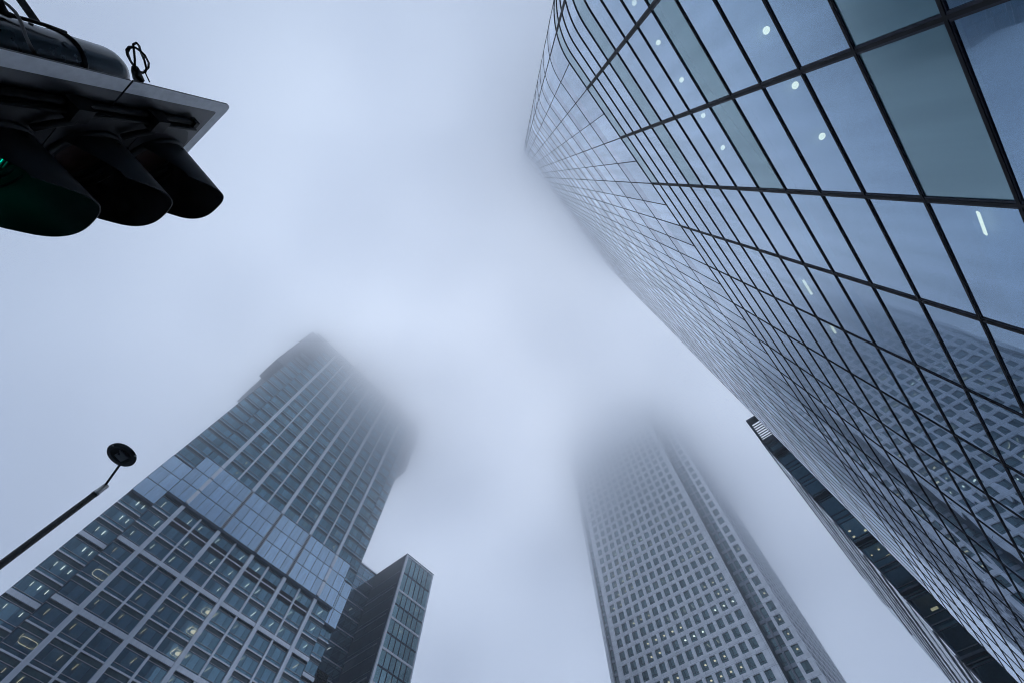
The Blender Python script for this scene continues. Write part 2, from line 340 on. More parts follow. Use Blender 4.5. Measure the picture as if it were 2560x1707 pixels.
# panes: the hundred that show largest are parts of their own
lower = []
allrows = rows
for c in range(len(cols) - 1):
    for r_ in range(len(allrows) - 1):
        k = c - 4                                     # column number counted from the thick mullion
        z0, z1 = allrows[r_], allrows[r_ + 1]
        green = (r_ - 5) % 4 == 0 and k < 2
        lower.append((cols[c], cols[c + 1], Z(z0), Z(z1), green))
def seen(t):
    x, y = P((t[0] + t[1]) / 2); z = (t[2] + t[3]) / 2 - EYE; d = Vector((x, y, z)); q = camo.matrix_world.inverted().to_3x3() @ d
    if q.z > -0.1: return 0
    u, v = FPX * q.x / -q.z, FPX * q.y / -q.z
    ok = abs(u) < 1330 and abs(v) < 900
    return (1.0 if ok else 0.001) * (t[3] - t[2]) * x / d.length / q.z ** 2
lower.sort(key=seen, reverse=True)
rest = MB(); restg = MB(); restu = MB()
for i, (s0, s1, z0, z1, green) in enumerate(lower):
    if green:
        if i < 100:
            mb = MB(); strip(mb, s0, s1, z0, z1, -0.012); rel(mb.build('spandrel_panel', [spandrel_green]))
        else: strip(restg, s0, s1, z0, z1, -0.012)
    elif i < 100:
        mb = MB(); strip(mb, s0, s1, z0, z1, -0.012); rel(mb.build('glass_pane', near_glass))
    else: strip(rest, s0, s1, z0, z1, -0.012)
us = [SLO] + [s for s in ucols if s > SLO + 0.2 and s < YE - 0.05] + [YE]
for k in range(len(upper) - 1):
    for a, b in zip(us[:-1], us[1:]):
        zs_ = Z(upper[k + 1]) - 1.45
        strip(rest, a, b, Z(upper[k]), zs_, -0.012); strip(restu, a, b, zs_, Z(upper[k + 1]), -0.012)
for a, b in zip([SLO], [cols[0]]):
    for r_ in range(len(rows) - 1): strip(rest, a, b, Z(rows[r_]), Z(rows[r_ + 1]), -0.012)
rel(rest.build('upper_glazing', near_glass, kind='stuff'))
rel(restu.build('upper_spandrels', spandrel_blue, kind='stuff'))
rel(restg.build('spandrel_glazing', spandrel_green, kind='stuff'))
# far gable, core, floor slabs with the ceilings one looks up at
cb = MB()
cb.box(D + 0.06, 40, YE + 0.01, YE + 0.4, 0, Z(upper[-1])); rel(cb.build('end_wall', spandrel_blue))
cb = MB(); cb.box(D + 9, 39.5, YS - 1.0, YE - 0.5, 0, Z(upper[-1]) - 0.5); rel(cb.build('service_core', inner_m))
cb = MB(); cb.box(D + 0.3, 40, YS - RAD + 0.6, YE, Z(upper[-1]), Z(upper[-1]) + 0.6); rel(cb.build('roof', mullion_grey))
def slab_outline(off):
    pts = [P(q, -off) for q in srange(SLO, YE)]
    return pts
ceil_z = [6.15, 11.3, 16.45, 21.55] + [z - 0.5 for z in upper[1:]]
for z in ceil_z:
    mb = MB(); pts = slab_outline(0.25)
    ring = [(x, y, 0) for x, y in pts] + [(39, YE, 0), (39, pts[0][1], 0)]
    th = 0.95 if z < 22 else 0.45
    lo = [(x, y, Z(z)) for x, y, _ in ring]; hi = [(x, y, Z(z) + th) for x, y, _ in ring]
    mb.face(lo if True else lo); mb.face(hi[::-1])
    n = len(ring)
    for k in range(n): mb.face([lo[k], hi[k], hi[(k + 1) % n], lo[(k + 1) % n]])
    rel(mb.build('floor_slab', ceiling_m))
# downlights with added glowing rings for double-glazing reflections, and linear lights on those ceilings
def ghosted_downlight(x, y, z, r=0.10):
    mb = MB(); n = 20
    c = [(x + r * 0.62 * math.cos(2 * math.pi * k / n), y + r * 0.62 * math.sin(2 * math.pi * k / n), z) for k in range(n)]
    mb.face(c[::-1])
    mb.tube([(x + r * math.cos(2 * math.pi * k / n), y + r * math.sin(2 * math.pi * k / n), z) for k in range(n)], 0.016, 6, closed=True)
    mb.tube([(x + r * 1.4 * math.cos(2 * math.pi * k / n), y + r * 1.4 * math.sin(2 * math.pi * k / n), z) for k in range(n)], 0.012, 6, closed=True)
    return mb
def px2dir(x, y):
    c = Vector((x - CX, -(y - CY), -FPX)); return Vector((ax.dot(c), ay.dot(c), up.dot(c)))
def hitz(x, y, z):
    d = px2dir(x, y); return d * (z / d.z)
for (x, y, z) in [(1914, 78, 11.2), (1986, 215, 11.2), (2053, 342, 11.2), (1585, 9, 16.35), (1645, 108, 16.35), (1703, 201, 16.35), (1757, 290, 16.35), (1806, 370, 16.35)]:
    q = hitz(x, y, z); rel(ghosted_downlight(q.x, q.y, Z(z) - 0.03, 0.048 if z < 12 else 0.046).build('ceiling_downlight', downlight))
for (xa, ya, xb, yb, z) in [(1872, 480, 1897, 524, 21.45), (2007, 700, 2027, 736, 16.35), (2076, 815, 2088, 832, 16.35)]:
    a, b = hitz(xa, ya, z), hitz(xb, yb, z); mb = MB(); x = (a.x + b.x) / 2
    mb.box(x - 0.035, x + 0.035, a.y, b.y, Z(z) - 0.06, Z(z) - 0.02); rel(mb.build('linear_light', downlight))

da, db = px2dir(2450, 532), px2dir(2470, 588); a, b = da * (5.06 / da.x), db * (5.06 / db.x)
mb = MB(); mb.obox((5.04, a.y, a.z + EYE), (0, b.y - a.y, b.z - a.z), (0.02, 0, 0), (0, -0.03, 0.035)); rel(mb.build('linear_light', downlight))

# ================================================================== STEPPED GLASS TOWER (left)
BX = -104.0; SH = 4.2; ZB0, ZB1 = 74.75, 87.3
left = thing('office_tower', 'glass tower with pale vertical fins and lighter glazed band halfway up, top in cloud', 'tower', loc=(-115, 24, 0))
def rell(o): o.parent = left; o.matrix_parent_inverse = Matrix.Translation((115, -24, 0)); return o
YL, YR = -0.5, 48.25; CXP = -108.8; YCL, YCR = -6.15, 53.75
fins = [0.04 * 104 + 0.04683 * 104 * k for k in range(9)]
edges = [YL] + fins + [YR]
zfl = [ZB0 - SH * k for k in range(17, 0, -1)] + [ZB0]           # storey lines below the band
zfu = [ZB1 + SH * k for k in range(0, 18)]
ZTOP = 158.0
zfu = [z for z in zfu if z < ZTOP] + [ZTOP]
def bay_mesh(w, h, lowpart):
    """one bay of one storey in its own frame: y across, z up, outward +x"""
    f = MB(); q = MB()
    t0, t1 = 0.85, h - 0.95
    nm = 3 if w > 3 else (2 if w > 1.8 else 1)
    ys = [w * k / nm for k in range(nm + 1)]
    for k in range(nm):
        for (za, zb) in ((0.12, t0), (t0, t1)):
            q.face([(0, ys[k], za), (0, ys[k + 1], za), (0, ys[k + 1], zb), (0, ys[k], zb)])
        q.face([(0, ys[k], t1), (0, ys[k + 1], t1), (0, ys[k + 1], h), (0, ys[k], h)], 1)
    for z in (t0, t1): f.box(-0.05, 0.10, 0, w, z - 0.05, z + 0.05, 0)
    f.box(0.10, 0.125, 0, w, t0 - 0.015, t0 + 0.03, 1); f.box(0.10, 0.125, 0, w, t1 - 0.015, t1 + 0.03, 1)
    for y in ys[1:-1]: f.box(-0.04, 0.035, y - 0.03, y + 0.03, 0.1, h, 0)
    f.box(-0.05, 0.10, 0.0, 0.09, 0, h, 0); f.box(-0.05, 0.10, w - 0.09, w, 0, h, 0)
    f.box(-0.05, 0.06, 0, w, -0.12, 0.12, 0)
    if lowpart: f.box(0.06, 0.20, 0, w, -0.05, 0.20, 1)
    else: f.box(0.06, 0.13, 0, w, -0.02, 0.07, 1)
    return f.mesh('window', [dark_alu, fin_alu]), q.mesh('pane', [far_glass, teal_panel])
cells = []
def add_cells(x, es, zs):
    for a, b in zip(es[:-1], es[1:]):
        for z0, z1 in zip(zs[:-1], zs[1:]):
            cells.append((x, a, b - a, Z(z0), z1 - z0, z1 <= ZB0 + 0.1))
add_cells(BX, edges, zfl); add_cells(BX, edges, zfu)
ZC = 148.0
zfuc = [z for z in zfu if z < ZC] + [ZC]
add_cells(CXP, [YCL, YL - 0.1], zfl); add_cells(CXP, [YCL, YL - 0.1], zfuc)
add_cells(CXP, [YR + 0.1, YCR], zfl); add_cells(CXP, [YR + 0.1, YCR], zfuc)
vis = [c for c in cells if c[3] > 42]
vis.sort(key=lambda c: c[3])
cache = {}
single = set(id(c) for c in vis[:100])
RF = MB(); RP = MB()
for c in cells:
    x, y0, w, z0, h, lowp = c
    key = (round(w, 2), round(h, 2), lowp)
    if key not in cache: cache[key] = bay_mesh(w, h, lowp)
    fm, qm = cache[key]
    if id(c) in single:
        wo = rell(link('window', fm, None, (x, y0, z0))); link('pane', qm, wo)
    elif z0 > 38:
        for dst, src in ((RF, fm), (RP, qm)):
            base = len(dst.v)
            dst.v += [(v.co.x + x, v.co.y + y0, v.co.z + z0) for v in src.vertices]
            for pl in src.polygons:
                dst.f.append(tuple(base + i for i in pl.vertices)); dst.m.append(pl.material_index); dst.sm.append(False)
rell(RF.build('window_frames', [dark_alu, fin_alu], kind='stuff')); rell(RP.build('window_glazing', [far_glass, teal_panel], kind='stuff'))
# plain foot of the tower below the picture
mb = MB(); mb.box(BX - 0.3, -150, YL, YR, 0, 39.4); mb.box(CXP - 0.3, -149, YCL, YL - 0.01, 0, 39.4); mb.box(CXP - 0.3, -149, YR + 0.01, YCR, 0, 39.4)
rell(mb.build('lower_storeys', dark_alu))
# fins
for i, y in enumerate(fins):
    major = i % 2 == 0; w = 0.92 if major else 0.44
    for (za, zb) in ((0, ZB0 - 0.3), (ZB1, ZTOP + 1.0)):
        mb = MB(); zz0, zz1 = (za if za == 0 else Z(za)), Z(zb); n = int((zz1 - zz0) / SH)
        mb.box(BX + 0.02, BX + (0.62 if major else 0.45), y - w / 2, y + w / 2, zz0, zz1)
        if major:
            mb.box(BX + 0.62, BX + 0.72, y - w / 2, y - w / 2 + 0.12, zz0, zz1); mb.box(BX + 0.62, BX + 0.72, y + w / 2 - 0.12, y + w / 2, zz0, zz1)
        rell(mb.build('facade_fin', fin_alu))
# thick spandrels every third storey
for k in (3, 6, 9, 12):
    z = Z(ZB0 - SH * k)
    for (x, ya, yb) in ((BX, YL, YR), (CXP, YCL, YL - 0.1), (CXP, YR + 0.1, YCR)):
        mb = MB()
        es = [ya] + [f for i, f in enumerate(fins) if i % 2 == 0 and ya < f < yb] + [yb]
        for a, b in zip(es[:-1], es[1:]): mb.box(x + 0.2, x + 0.50, a + 0.03, b - 0.03, z - 0.42, z + 0.42); 
        rell(mb.build('spandrel_band', fin_alu))
# dark louvre strips one storey under the band
mb = MB(); z = Z(ZB0 - SH)
for a, b in zip(fins[:-1], fins[1:]):
    mb.box(BX + 0.02, BX + 0.16, a + 0.35, b - 0.35, z + 0.28, z + 1.05); mb.box(BX + 0.02, BX + 0.16, a + 0.35, b - 0.35, z - 0.95, z - 0.2)
rell(mb.build('louvre_strip', louvre))
# glazed band
def band(x, ya, yb, z0, z1, name):
    root = MB(); root.box(x + 0.05, x + 0.85, ya, yb, Z(z0) - 0.55, Z(z0), 0)
    root.box(x + 0.05, x + 0.80, ya, yb, Z(z1), Z(z1) + 0.18, 0)
    n = max(1, round((yb - ya) / 2.43)); h = (z1 - z0) / 3
    for k in range(n + 1):
        y = ya + (yb - ya) * k / n; root.box(x + 0.70, x + 0.86, y - 0.04, y + 0.04, Z(z0), Z(z1), 0)
    for k in (1, 2): root.box(x + 0.70, x + 0.84, ya, yb, Z(z0) + h * k - 0.05, Z(z0) + h * k + 0.05, 0)
    b = rell(root.build('glazed_band', [dark_alu]))
    gl = MB()
    for k in range(n):
        for j in range(3):
            gl.face([(x + 0.78, ya + (yb - ya) * k / n, Z(z0) + h * j), (x + 0.78, ya + (yb - ya) * (k + 1) / n, Z(z0) + h * j), (x + 0.78, ya + (yb - ya) * (k + 1) / n, Z(z0) + h * (j + 1)), (x + 0.78, ya + (yb - ya) * k / n, Z(z0) + h * (j + 1))])
    gl.build('band_glazing', band_glass, b); return b
for a, b in zip([YL] + fins[::2], fins[::2] + [YR]): band(BX, a, b, ZB0, ZB1, 'band')
band(CXP, YCL, YL - 0.1, ZB0 - 0.7, ZB1 - 1.1, 'band'); band(CXP, YR + 0.1, YCR, ZB0 - 0.7, ZB1 - 1.1, 'band')
for i, y in enumerate(fins[::2]):
    mb = MB()
    if i in (0, 4):
        for j in range(3): mb.box(BX + 0.87, BX + 1.05, y - 0.45, y + 0.45, Z(ZB0 + 4.18 * j) + 0.15, Z(ZB0 + 4.18 * (j + 1)) - 0.15)
        rell(mb.build('band_pilaster', fin_alu))
    else:
        mb.box(BX + 0.87, BX + 0.98, y - 0.42, y - 0.34, Z(ZB0), Z(ZB1)); mb.box(BX + 0.87, BX + 0.98, y + 0.34, y + 0.42, Z(ZB0), Z(ZB1))
        z = Z(ZB0) + 0.2
        while z < Z(ZB1) - 0.1:
            mb.box(BX + 0.88, BX + 0.95, y - 0.34, y + 0.34, z, z + 0.10); z += 0.42
        mb.box(BX + 0.83, BX + 0.865, y - 0.42, y + 0.42, Z(ZB0), Z(ZB1), 1)
        rell(mb.build('louvre_ladder', [fin_alu, louvre]))
# floors and core inside
for z in zfl[8:] + zfu[:-1]:
    mb = MB(); mb.box(BX - 0.25, -148, YL + 0.2, YR - 0.2, Z(z) - 0.9, Z(z) - 0.1); mb.box(CXP - 0.25, -146, YCL + 0.2, YL + 0.19, Z(z) - 0.9, Z(z) - 0.1); mb.box(CXP - 0.25, -146, YR - 0.19, YCR - 0.2, Z(z) - 0.9, Z(z) - 0.1)
    rell(mb.build('floor_slab', ceiling_m))
mb = MB(); mb.box(-114.5, -145, YCL + 1.2, YCR - 1.2, 39.4, Z(146)); rell(mb.build('service_core', inner_m))
mb = MB(); mb.box(BX - 1, -148, YL + 0.3, YR - 0.3, Z(ZTOP) - 0.1, Z(ZTOP) + 0.4); mb.box(CXP - 0.3, -147, YCL, YCR, Z(ZC) - 0.2, Z(ZC) + 0.2)
rell(mb.build('roof', dark_alu))
mb = MB(); mb.box(-145.2, -149, YCL, YCR, 39.4, Z(ZC)); mb.box(CXP - 0.35, -145.2, YCL, YCL + 0.3, 39.5, Z(ZC)); mb.box(CXP - 0.35, -145.2, YCR - 0.3, YCR, 39.5, Z(ZC)); mb.box(BX - 0.3, CXP, YL, YL + 0.2, 39.5, Z(ZTOP)); mb.box(BX - 0.3, CXP, YR - 0.2, YR, 39.5, Z(ZTOP))
rell(mb.build('side_wall', dark_alu))
# wider crown and rear wing that show as grey shapes in the cloud
mb = MB(); mb.box(-110.3, -121, -9.9, 57.5, Z(142.4), Z(172)); mb.box(-112, -120, -8, 55, Z(172), Z(177)); rell(mb.build('roof_crown', dark_alu))
mb = MB(); mb.box(-122, -146, -9.3, 52, Z(152), Z(164)); rell(mb.build('rear_wing', dark_alu))
# lights inside: bars running back from the glass, upper floors small panels
random.seed(5)
nl = 0
for si, z in enumerate(zfl[7:]):
    zc = Z(z) + SH - 1.0
    for a, b in zip(edges[:-1], edges[1:]):
        if random.random() < 0.62 and nl < 78:
            y = a + (b - a) * random.choice([0.28, 0.3, 0.72]); x = BX - random.uniform(0.7, 1.0); L = random.choice([1.9, 2.2, 1.6])
            mb = MB(); mb.box(x - L, x, y - 0.035, y + 0.035, zc - 0.08, zc - 0.02); rell(mb.build('linear_light', white if si > 6 else warm)); nl += 1
for z in zfl[9:]:
    for f_ in (0.3, 0.55, 0.8):
        if random.random() < 0.6:
            y = YCL + 5.6 * f_; mb = MB(); mb.box(CXP - 2.3, CXP - 0.8, y - 0.055, y + 0.055, Z(z) + SH - 1.08, Z(z) + SH - 1.02); rell(mb.build('linear_light', white))
for z in zfu[:9]:
    for a, b in zip(edges[:-1], edges[1:]):
        if random.random() < 0.5:
            y = a + (b - a) * random.choice([0.55, 0.75, 0.85]); mb = MB(); mb.box(BX - 1.5, BX - 0.8, y - 0.10, y + 0.10, Z(z) + SH - 1.08, Z(z) + SH - 1.02); rell(mb.build('ceiling_light', warm))
# looped tube lights and glowing discs on the third bay
def onx(px, py, X):
    d = px2dir(px, py); return d * (X / d.x)
for (px, py, disc) in [(1213, 1185, 1), (1125, 1302, 1), (1028, 1440, 1), (575, 945, 0), (120, 1370, 0)]:
    sx, sy = px * 640 / 1527, 1050 + py * 657 / 1568
    q = onx(sx, sy, BX - 2.6); zc = q.z + EYE
    k = min(range(len(zfl)), key=lambda i: abs(Z(zfl[i]) + SH - 1.05 - zc)); zc = Z(zfl[k]) + SH - 1.05
    y = q.y; mb = MB()
    if disc:
        n = 24; mb.tube([(BX - 2.3, y, zc - 0.1), (BX - 2.3, y, zc)], 0.62, n)
        rell(mb.build('disc_light', warm)); mb = MB()
    pts = []; hw, hl, rc = 1.35, 1.2, 0.7
    for (cx_, cy_, a0) in ((BX - 2.3 + hl - rc, y + hw - rc, 0), (BX - 2.3 - hl + rc, y + hw - rc, 90), (BX - 2.3 - hl + rc, y - hw + rc, 180), (BX - 2.3 + hl - rc, y - hw + rc, 270)):
        for t in range(0, 91, 15): pts.append((cx_ + rc * math.cos(math.radians(a0 + t)), cy_ + rc * math.sin(math.radians(a0 + t)), zc - 0.05))
    mb.tube(pts, 0.032, 6, closed=True); rell(mb.build('loop_light', warm))

# glass link between the left tower and the lift tower
linkb = thing('glass_link', 'recessed glass block between the finned tower and the narrow panelled tower', 'building', loc=(-125, 60, 0))
def relk(o): o.parent = linkb; o.matrix_parent_inverse = Matrix.Translation((125, -60, 0)); return o
LX = -119.4; LZ = 104.0
lz = [LZ - 0.3 - SH * k for k in range(0, 16)][::-1]
fr_ = MB(); gl_ = MB()
for z0, z1 in zip(lz[:-1], lz[1:]):
    fr_.box(LX, LX + 0.12, 47, 66.0, Z(z0) - 0.14, Z(z0) + 0.14, 1); fr_.box(LX, LX + 0.05, 47, 66.0, Z(z0) + 0.9, Z(z0) + 0.98, 0); fr_.box(LX, LX + 0.05, 47, 66.0, Z(z1) - 0.98, Z(z1) - 0.9, 0)
    for k in range(8):
        ya, yb = 47 + 19 * k / 8, 47 + 19 * (k + 1) / 8
        gl_.face([(LX, ya, Z(z0)), (LX, yb, Z(z0)), (LX, yb, Z(z1)), (LX, ya, Z(z1))])
    mb = MB(); mb.box(LX - 0.3, -140, 47.2, 65.9, Z(z0) - 0.8, Z(z0) - 0.15); relk(mb.build('floor_slab', ceiling_m))
for k in range(9): fr_.box(LX - 0.02, LX + 0.08, 47 + 19 * k / 8 - 0.04, 47 + 19 * k / 8 + 0.04, Z(lz[0]), Z(LZ), 0)
fr_.box(LX - 0.3, LX + 0.4, 47, 66.0, Z(LZ) - 0.2, Z(LZ) + 0.15, 1)
relk(fr_.build('window_frame', [dark_alu, fin_alu])); relk(gl_.build('window_glazing', link_glass))
mb = MB(); mb.box(-128, -140, 47.3, 65.8, 0, Z(LZ) - 0.3); relk(mb.build('service_core', inner_m))
mb = MB(); mb.box(LX - 0.35, -141, 47, 65.95, 0, Z(lz[0]) - 0.2); relk(mb.build('lower_storeys', dark_alu))
mb = MB(); mb.box(LX - 0.35, -141, 47, 65.95, Z(LZ) + 0.16, Z(LZ) + 0.4); relk(mb.build('roof', dark_alu))
# dark louvred plant box low on the link
mb = MB()
for k in range(22): mb.box(LX + 0.3, LX + 0.75, 50.0, 62.5, Z(60) + 0.5 * k, Z(60) + 0.5 * k + 0.3)
mb.box(LX + 0.29, LX + 0.32, 50.0, 62.5, Z(59.8), Z(71)); relk(mb.build('louvre_panel', louvre))
for (y, zz) in ((55.5, 80.2), (58.5, 84.4), (54.2, 92.8), (60.5, 76), (57.8, 76.0), (62.4, 88.6)):
    k = min(lz, key=lambda q: abs(q - zz)); mb = MB(); mb.box(LX - 2.2, LX - 0.8, y - 0.06, y + 0.06, Z(k) + 3.25, Z(k) + 3.33); relk(mb.build('linear_light', white))

# lift tower
lift = thing('lift_tower', 'narrow low tower with gridded glass front and dark panelled side', 'tower', loc=(-112, 72, 0))
def relf(o): o.parent = lift; o.matrix_parent_inverse = Matrix.Translation((112, -72, 0)); return o
FX, FY0, FY1, FZ = -104.0, 66.05, 78.6, 103.8
mb = MB(); mb.box(FX - 0.5, FX + 0.06, FY0, FY0 + 0.75, 0, Z(FZ)); mb.box(FX - 0.5, FX + 0.06, FY1 - 0.45, FY1, 0, Z(FZ)); mb.box(FX - 0.5, FX + 0.055, FY0 + 0.75, FY1 - 0.45, Z(FZ) - 0.5, Z(FZ))
bands = [96.0 - 0.0]
zz = [FZ]
for py_ in ((1350, 640), (1275, 905), (1190, 1205)):
    q = onx(650 + py_[0] * 0.2551, 1307 + py_[1] * 0.2551, FX); zz.append(q.z)
step = zz[-2] - zz[-1]
while zz[-1] > 40: zz.append(zz[-1] - step)
for z in zz[1:]: mb.box(FX - 0.4, FX + 0.05, FY0 + 0.75, FY1 - 0.45, Z(z) - 0.28, Z(z) + 0.28)
relf(mb.build('front_frame', fin_alu))
mb = MB(); gl_ = MB()
for za, zb in zip(zz[:-1], zz[1:]):
    zt, zl = Z(za) - (0.5 if za == FZ else 0.28), Z(zb) + 0.28; zm = (zt + zl) / 2
    mb.box(FX - 0.3, FX - 0.02, FY0 + 0.75, FY1 - 0.45, zm - 0.14, zm + 0.14)
    n = 6
    for k in range(1, n): y = FY0 + 0.75 + (FY1 - FY0 - 1.2) * k / n; mb.box(FX - 0.3, FX - 0.03, y - 0.075, y + 0.075, zl, zt)
    for k in range(n):
        ya, yb = FY0 + 0.75 + (FY1 - FY0 - 1.2) * k / n, FY0 + 0.75 + (FY1 - FY0 - 1.2) * (k + 1) / n
        for (p0, p1) in ((zl, zm), (zm, zt)): gl_.face([(FX - 0.2, ya, p0), (FX - 0.2, yb, p0), (FX - 0.2, yb, p1), (FX - 0.2, ya, p1)])
    for q in (zl - 0.2, zm):
        s_ = MB(); s_.box(FX - 0.6, FX - 9, FY0 + 0.6, FY1 - 0.5, q - 0.3, q + 0.1); relf(s_.build('floor_slab', ceiling_m))
relf(mb.build('window_frame', dark_alu)); relf(gl_.build('window_glazing', lift_glass))
mb = MB(); mb.box(FX - 0.52, -126, FY0 + 0.02, FY0 + 0.3, 0, Z(FZ) - 0.02); mb.box(FX - 0.52, -126, FY1 - 0.3, FY1 - 0.02, 0, Z(FZ) - 0.02); relf(mb.build('side_wall', lead))
mb = MB(); mb.box(FX - 9, -126, FY0 + 0.31, FY1 - 0.31, 0, Z(FZ) - 0.4); relf(mb.build('service_core', inner_m))
mb = MB(); mb.box(FX + 0.12, -126.3, FY0 - 0.06, FY1 + 0.05, Z(FZ), Z(FZ) + 0.22); relf(mb.build('roof', dark_alu))
for z in zz[1:5]:
    mb = MB(); mb.box(FX - 2, LX, FY0 - 0.10, FY0 + 0.02, Z(z) + 1.2, Z(z) + 1.6); relf(mb.build('side_trim', steel_plain))
zq = Z(FZ) - 3.2
while zq > 45:
    mb = MB()
    for (xa, xb) in ((FX - 1.6, FX - 5.6), (FX - 5.75, FX - 9.8), (FX - 9.95, FX - 14.6)): mb.box(xa, xb, FY0 - 0.03, FY0 + 0.021, zq - 2.3, zq)
    relf(mb.build('side_window', dark_alu)); mb = MB(); mb.box(FX - 1.5, FX - 14.8, FY0 - 0.07, FY0 + 0.021, zq - 2.62, zq - 2.42); relf(mb.build('side_sill', steel_plain)); zq -= 4.2
random.seed(9)
for k in range(16):
    z = random.choice(zz[1:-1]); y = random.uniform(FY0 + 1.5, FY1 - 1.2); mb = MB(); zc = Z(z) + random.choice([-0.55, step / 2 - 0.3]) + 0.0
    if random.random() < .5: mb.box(FX - 2.6, FX - 1.2, y - 0.05, y + 0.05, zc - 0.06, zc)
    else: mb.box(FX - 1.9, FX - 1.8, y - 0.7, y + 0.7, zc - 0.06, zc)
    relf(mb.build('linear_light', soft))
mb = MB()
for k in range(7):
    mb.box(FX - 1.5 - 0.55 * k, FX - 1.25 - 0.55 * k, FY0 + 1, FY1 - 1, Z(FZ) - 1.1, Z(FZ) - 0.9)
for k in range(5):
    y = FY0 + 1.2 + 2.4 * k; mb.box(FX - 1, FX - 6, y, y + 0.25, Z(FZ) - 1.4, Z(FZ) - 1.1)
relf(mb.build('roof_truss', steel_plain))

# ================================================================== SQUARE TOWER WITH PUNCHED WINDOWS (middle)
ocs = thing('office_tower', 'square grey metal tower with a regular grid of punched windows, fading into fog', 'tower', loc=(-45, 150, 0))
def relo(o): o.parent = ocs; o.matrix_parent_inverse = Matrix.Translation((45, -150, 0)); return o
OY = 128.0; OH = 3.88; OW = 2.97; X0 = -64.9; NC = 14; XL, XR = -67.6, -23.2
WZ = 88.75                                      # a window-sill height (from the eye)
k0 = int((WZ - 50) / OH); zsill = [WZ + OH * k for k in range(-9, 23)]
WW, WH = 1.92, 2.62
def punch(w, h, d=0.30):
    f = MB(); q = MB()
    f.box(0, w, d - 0.02, d + 0.05, 0, 0.07); f.box(0, w, d - 0.02, d + 0.05, h - 0.07, h); f.box(0, 0.07, d - 0.02, d + 0.05, 0.07, h - 0.07); f.box(w - 0.07, w, d - 0.02, d + 0.05, 0.07, h - 0.07)
    f.box(w * 0.42, w * 0.42 + 0.08, d - 0.03, d + 0.05, 0.07, h - 0.07); f.box(0.07, w - 0.07, d - 0.028, d + 0.05, h * 0.27, h * 0.27 + 0.08)
    for (a, b) in ((0.07, w * 0.42), (w * 0.42 + 0.08, w - 0.07)):
        for (c, e_) in ((0.07, h * 0.27), (h * 0.27 + 0.08, h - 0.07)):
            q.face([(a, d, c), (b, d, c), (b, d, e_), (a, d, e_)])
    return f.mesh('window', [dark_alu]), q.mesh('pane', [ocs_glass])
SP = MB(); pf, pq = punch(WW, WH); sf, sq = punch(WW, WH, 0.10)
RF = MB(); RP = MB()
def join(dst, src, M):
    base = len(dst.v); dst.v += [tuple(M @ v.co) for v in src.vertices]
    for pl in src.polygons: dst.f.append(tuple(base + i for i in pl.vertices)); dst.m.append(pl.material_index); dst.sm.append(False)
wins = [(X0 + OW * c - WW / 2, Z(z), c, zi) for zi, z in enumerate(zsill) for c in range(NC)]
inview = [w for w in wins if w[1] > 64]
one = set((w[2], w[3]) for w in inview[:100])
for (x, z, c, zi) in wins:
    if (c, zi) in one:
        wo = relo(link('window', pf, None, (x, OY, z))); link('pane', pq, wo)
    else:
        M = Matrix.Translation((x, OY, z)); join(RF, pf, M); join(RP, pq, M)
# corner column of windows and side face
SX = -15.6; CYF = 130.5
for zi, z in enumerate(zsill):
    M = Matrix.Translation((-18.75, CYF, Z(z))); join(RF, pf, M); join(RP, pq, M)
    for c in range(13):
        M = Matrix.Translation((SX, CYF + 2.2 + OW * c, Z(z))) @ Matrix.Rotation(math.radians(90), 4, 'Z'); join(RF, sf, M); join(SP, sq, M)
relo(RF.build('window_frames', dark_alu, kind='stuff')); relo(RP.build('window_glazing', ocs_glass, kind='stuff')); relo(SP.build('side_glazing', side_dark, kind='stuff'))
zlo, zhi = Z(zsill[0]), Z(zsill[-1]) + WH
cl = MB()
pe = [XL] + [X0 + OW * c for c in range(NC)] + [XR]
cl.box(XL, X0 - WW / 2, OY, OY + 0.5, 0, Z(205)); cl.box(X0 + OW * (NC - 1) + WW / 2, XR, OY, OY + 0.5, 0, Z(205))
for c in range(NC - 1): cl.box(X0 + OW * c + WW / 2, X0 + OW * (c + 1) - WW / 2, OY, OY + 0.5, zlo, zhi)
for a, b in zip(zsill[:-1], zsill[1:]):
    for c in range(NC): cl.box(X0 + OW * c - WW / 2, X0 + OW * c + WW / 2, OY + 0.003, OY + 0.5, Z(a) + WH, Z(b))
cl.box(X0 - WW / 2, X0 + OW * (NC - 1) + WW / 2, OY + 0.003, OY + 0.5, 0, zlo); cl.box(X0 - WW / 2, X0 + OW * (NC - 1) + WW / 2, OY + 0.003, OY + 0.5, zhi, Z(205))
for z in zsill: cl.box(XL, XR, OY - 0.05, OY + 0.002, Z(z) - 0.70, Z(z) - 0.62)
relo(cl.build('front_cladding', steel))
# corner pier (front)
cl = MB(); cl.box(-19.6, -18.75, CYF, CYF + 0.5, 0, Z(202)); cl.box(-18.75 + WW, SX, CYF, CYF + 0.5, 0, Z(202))
for a, b in zip([0 - EYE] + [z + WH for z in zsill], zsill + [202]):
    cl.box(-18.75, -18.75 + WW, CYF + 0.003, CYF + 0.5, Z(a), Z(b))
cl.box(-19.6, -19.35, CYF + 0.5, CYF + 3, 0, Z(202))
relo(cl.build('corner_cladding', steel))
